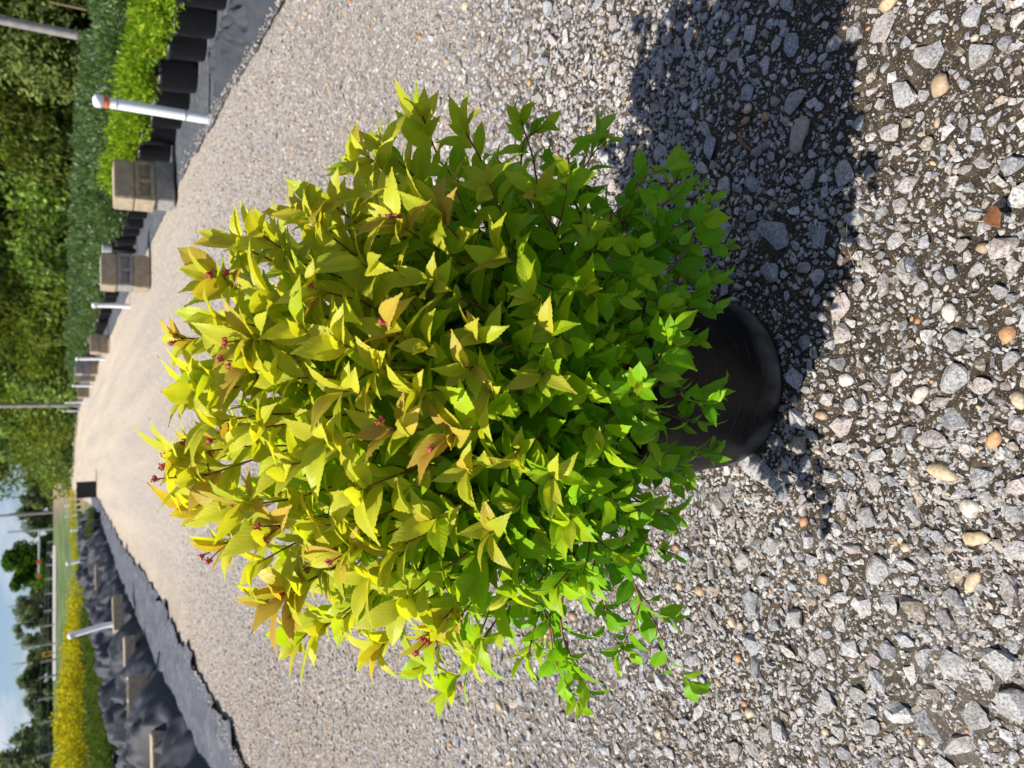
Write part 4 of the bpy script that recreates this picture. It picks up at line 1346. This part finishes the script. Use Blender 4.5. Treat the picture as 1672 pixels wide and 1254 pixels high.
def pole(name, px0, py0, px1, py1, Y, r, label, cat, mat='pole_wood', top=None):
    """pole whose lower seen point is (px0, py0); stands on the ground below it"""
    a = at(px0, py0, Y)
    zt = top if top else at(px1, py1, Y).z
    z0 = terrain(a.x, a.y)
    o = empty(name, (a.x, a.y, z0)); tag(o, label, cat)
    link('shaft', tube_mesh('shaft', [(0, 0, -0.3), (0, 0, (zt - z0) * .5), (0, 0, zt - z0)], [r * 1.15, r, r * 0.85], 10), M[mat], o)
    return o, zt - z0
o, h = pole('utility_pole', 148, 62, 0, 34, 17, 0.075, 'grey utility pole before the dark evergreens behind the long bed', 'utility pole', top=7.5)
bm = bmesh.new(); add_box(bm, 0, 0, h - 0.5, 1.8, 0.09, 0.1); link('crossarm', bm_mesh('crossarm', bm), M['pole_wood'], o)
o, h = pole('marker_rod', 150, 18, 80, 13, 13, 0.012, 'thin brown rod sticking up before the dark evergreens', 'rod', 'straw')
o, h = pole('utility_pole', 100, 661, 0, 659, 34, 0.075, 'weathered utility pole before the leafy trees near the far posts', 'utility pole', top=8)
bm = bmesh.new(); add_box(bm, 0, 0, h - 0.5, 1.8, 0.09, 0.1); link('crossarm', bm_mesh('crossarm', bm), M['pole_wood'], o)
o, h = pole('utility_pole', 95, 762, 22, 764, 78, 0.10, 'dark short utility pole beside the grey house', 'utility pole', 'roof_grey')
o, h = pole('utility_pole', 90, 836, 0, 835, 80, 0.10, 'pale tall utility pole before the far wood', 'utility pole', top=9)
bm = bmesh.new(); add_box(bm, 0, 0, h - 0.5, 2.2, 0.12, 0.12); link('crossarm', bm_mesh('crossarm', bm), M['pole_wood'], o)
# traffic signal mast
o, h = pole('signal_mast', 92, 863, 12, 862, 76, 0.09, 'grey signal mast with a long arm before the rounded tree', 'signal mast', 'grey_metal')
za = (90 - 68) / 1467 * 76 + H - terrain(10, 76)
pe = (at(68, 940, 76) - at(68, 863, 76)).x
link('arm', tube_mesh('arm', [(0, 0, za), (pe * .5, 0, za + .03), (pe, 0, za + 0.05)], [0.07, 0.06, 0.05], 8), M['grey_metal'], o)
for f in (0.68, 0.97):
    bm = bmesh.new(); add_box(bm, pe * f, -0.1, za + 0.05, 0.28, 0.2, 0.34, 0, 0.03)
    hd = link('signal_head', bm_mesh('signal_head', bm), M['orange'], o)
bm = bmesh.new(); add_box(bm, 0.25, 0, za + 1.0, 0.7, 0.3, 0.35, 0, 0.03); link('control_box', bm_mesh('control_box', bm), M['grey_metal'], o)
# yellow arrow sign
a = at(77, 1068, 60); z0 = terrain(a.x, a.y)
o = empty('arrow_sign', (a.x, a.y, z0)); tag(o, 'small square yellow road sign with a black arrow by the fence', 'sign')
zc = a.z - z0
link('post', tube_mesh('post', [(0, 0.03, -0.2), (0, 0.03, zc + 0.2)], [0.035, 0.035], 8), M['grey_metal'], o)
bm = bmesh.new(); add_box(bm, 0, 0, zc, 0.36, 0.025, 0.55, 0, 0.006); pl = link('plate', bm_mesh('plate', bm), M['sign_yellow'], o)
bm = bmesh.new()
pts = [(-.05, -.2), (.05, -.2), (.05, .0), (.15, .0), (0, .2), (-.15, .0), (-.05, .0)]
f = bm.faces.new([bm.verts.new((x, -0.017, zc + z)) for x, z in pts])
link('arrow', bm_mesh('arrow', bm), M['black_paint'], pl)

# grey house
a = at(90, 734, 150); z0 = terrain(a.x, a.y)
house = empty('grey_house', (a.x, a.y, z0), R(-20)); tag(house, 'small slate grey house with white trim at the edge of the trees', 'house')
W, D, HW = 4.6, 5.5, 2.5
bm = bmesh.new(); add_box(bm, 0, 0, HW / 2, W, D, HW); link('wall', bm_mesh('wall', bm), M['white_wall'], house)
bm = bmesh.new()
vv = [bm.verts.new(c) for c in ((-W / 2 - .2, -D / 2 - .3, HW), (W / 2 + .2, -D / 2 - .3, HW), (W / 2 + .2, D / 2 + .3, HW), (-W / 2 - .2, D / 2 + .3, HW), (-W / 2 - .2, 0, HW + 1.3), (W / 2 + .2, 0, HW + 1.3))]
for f in ((0, 1, 5, 4), (2, 3, 4, 5), (1, 2, 5), (3, 0, 4), (3, 2, 1, 0)): bm.faces.new([vv[i] for i in f])
link('roof', bm_mesh('roof', bm), M['roof_grey'], house)
bm = bmesh.new(); add_box(bm, 0.5, -D / 2 - 0.02, HW / 2 + 0.0, 3.5, 0.05, HW - 0.3); link('siding_panel', bm_mesh('siding_panel', bm), M['roof_grey'], house)
bm = bmesh.new(); add_box(bm, -1.8, -D / 2 - 0.02, 1.2, 0.6, 0.05, 1.0); link('window', bm_mesh('window', bm), M['dark_glass'], house)

# ------------------------------------------------------------------ litter on the gravel
def dry_leaf(px, py, L, rz, label):
    p = G(px, py, 0.012)
    v, t, u = leaf_shape(0.5, -0.25, 0.9, 0.8, 77, True)
    o = link('dry_leaf', mesh_np('dry_leaf', v * L, t, True, None, u), M['dry_leaf'])
    o.location = (p.x, p.y, 0.010); o.rotation_euler = (R(8), R(5), rz)
    tag(o, label, 'leaf')
dry_leaf(1618, 338, 0.030, R(120), 'curled dry brown leaf lying on bare soil among the gravel')
p = G(1225, 232)
me = tube_mesh('twig', [(-.016, -.012, 0), (-.006, -.002, .004), (.004, .003, .005), (.016, .004, .001)], [.0012, .0026, .0024, .0008], 7)
o = link('twig', me, M['dry_leaf']); o.location = (p.x, p.y, 0.012); tag(o, 'curved orange-brown twig lying in the shadow of the shrub', 'twig')
for i, (px, py, L, a) in enumerate([(1490, 440, .045, 40), (1210, 810, .05, 96), (1400, 400, .05, 10), (1240, 900, .05, 140), (1600, 360, .03, 70)]):
    p = G(px, py)
    me = tube_mesh('straw', [(-L / 2, 0, 0), (0, L * .06, .004), (L / 2, 0, .001)], [.0005, .0006, .0004], 5)
    o = link('straw', me, M['straw']); o.location = (p.x, p.y, 0.012); o.rotation_euler.z = R(a)
    tag(o, 'thin dry straw stalk lying loose on the gravel', 'straw', 'straws on the gravel')
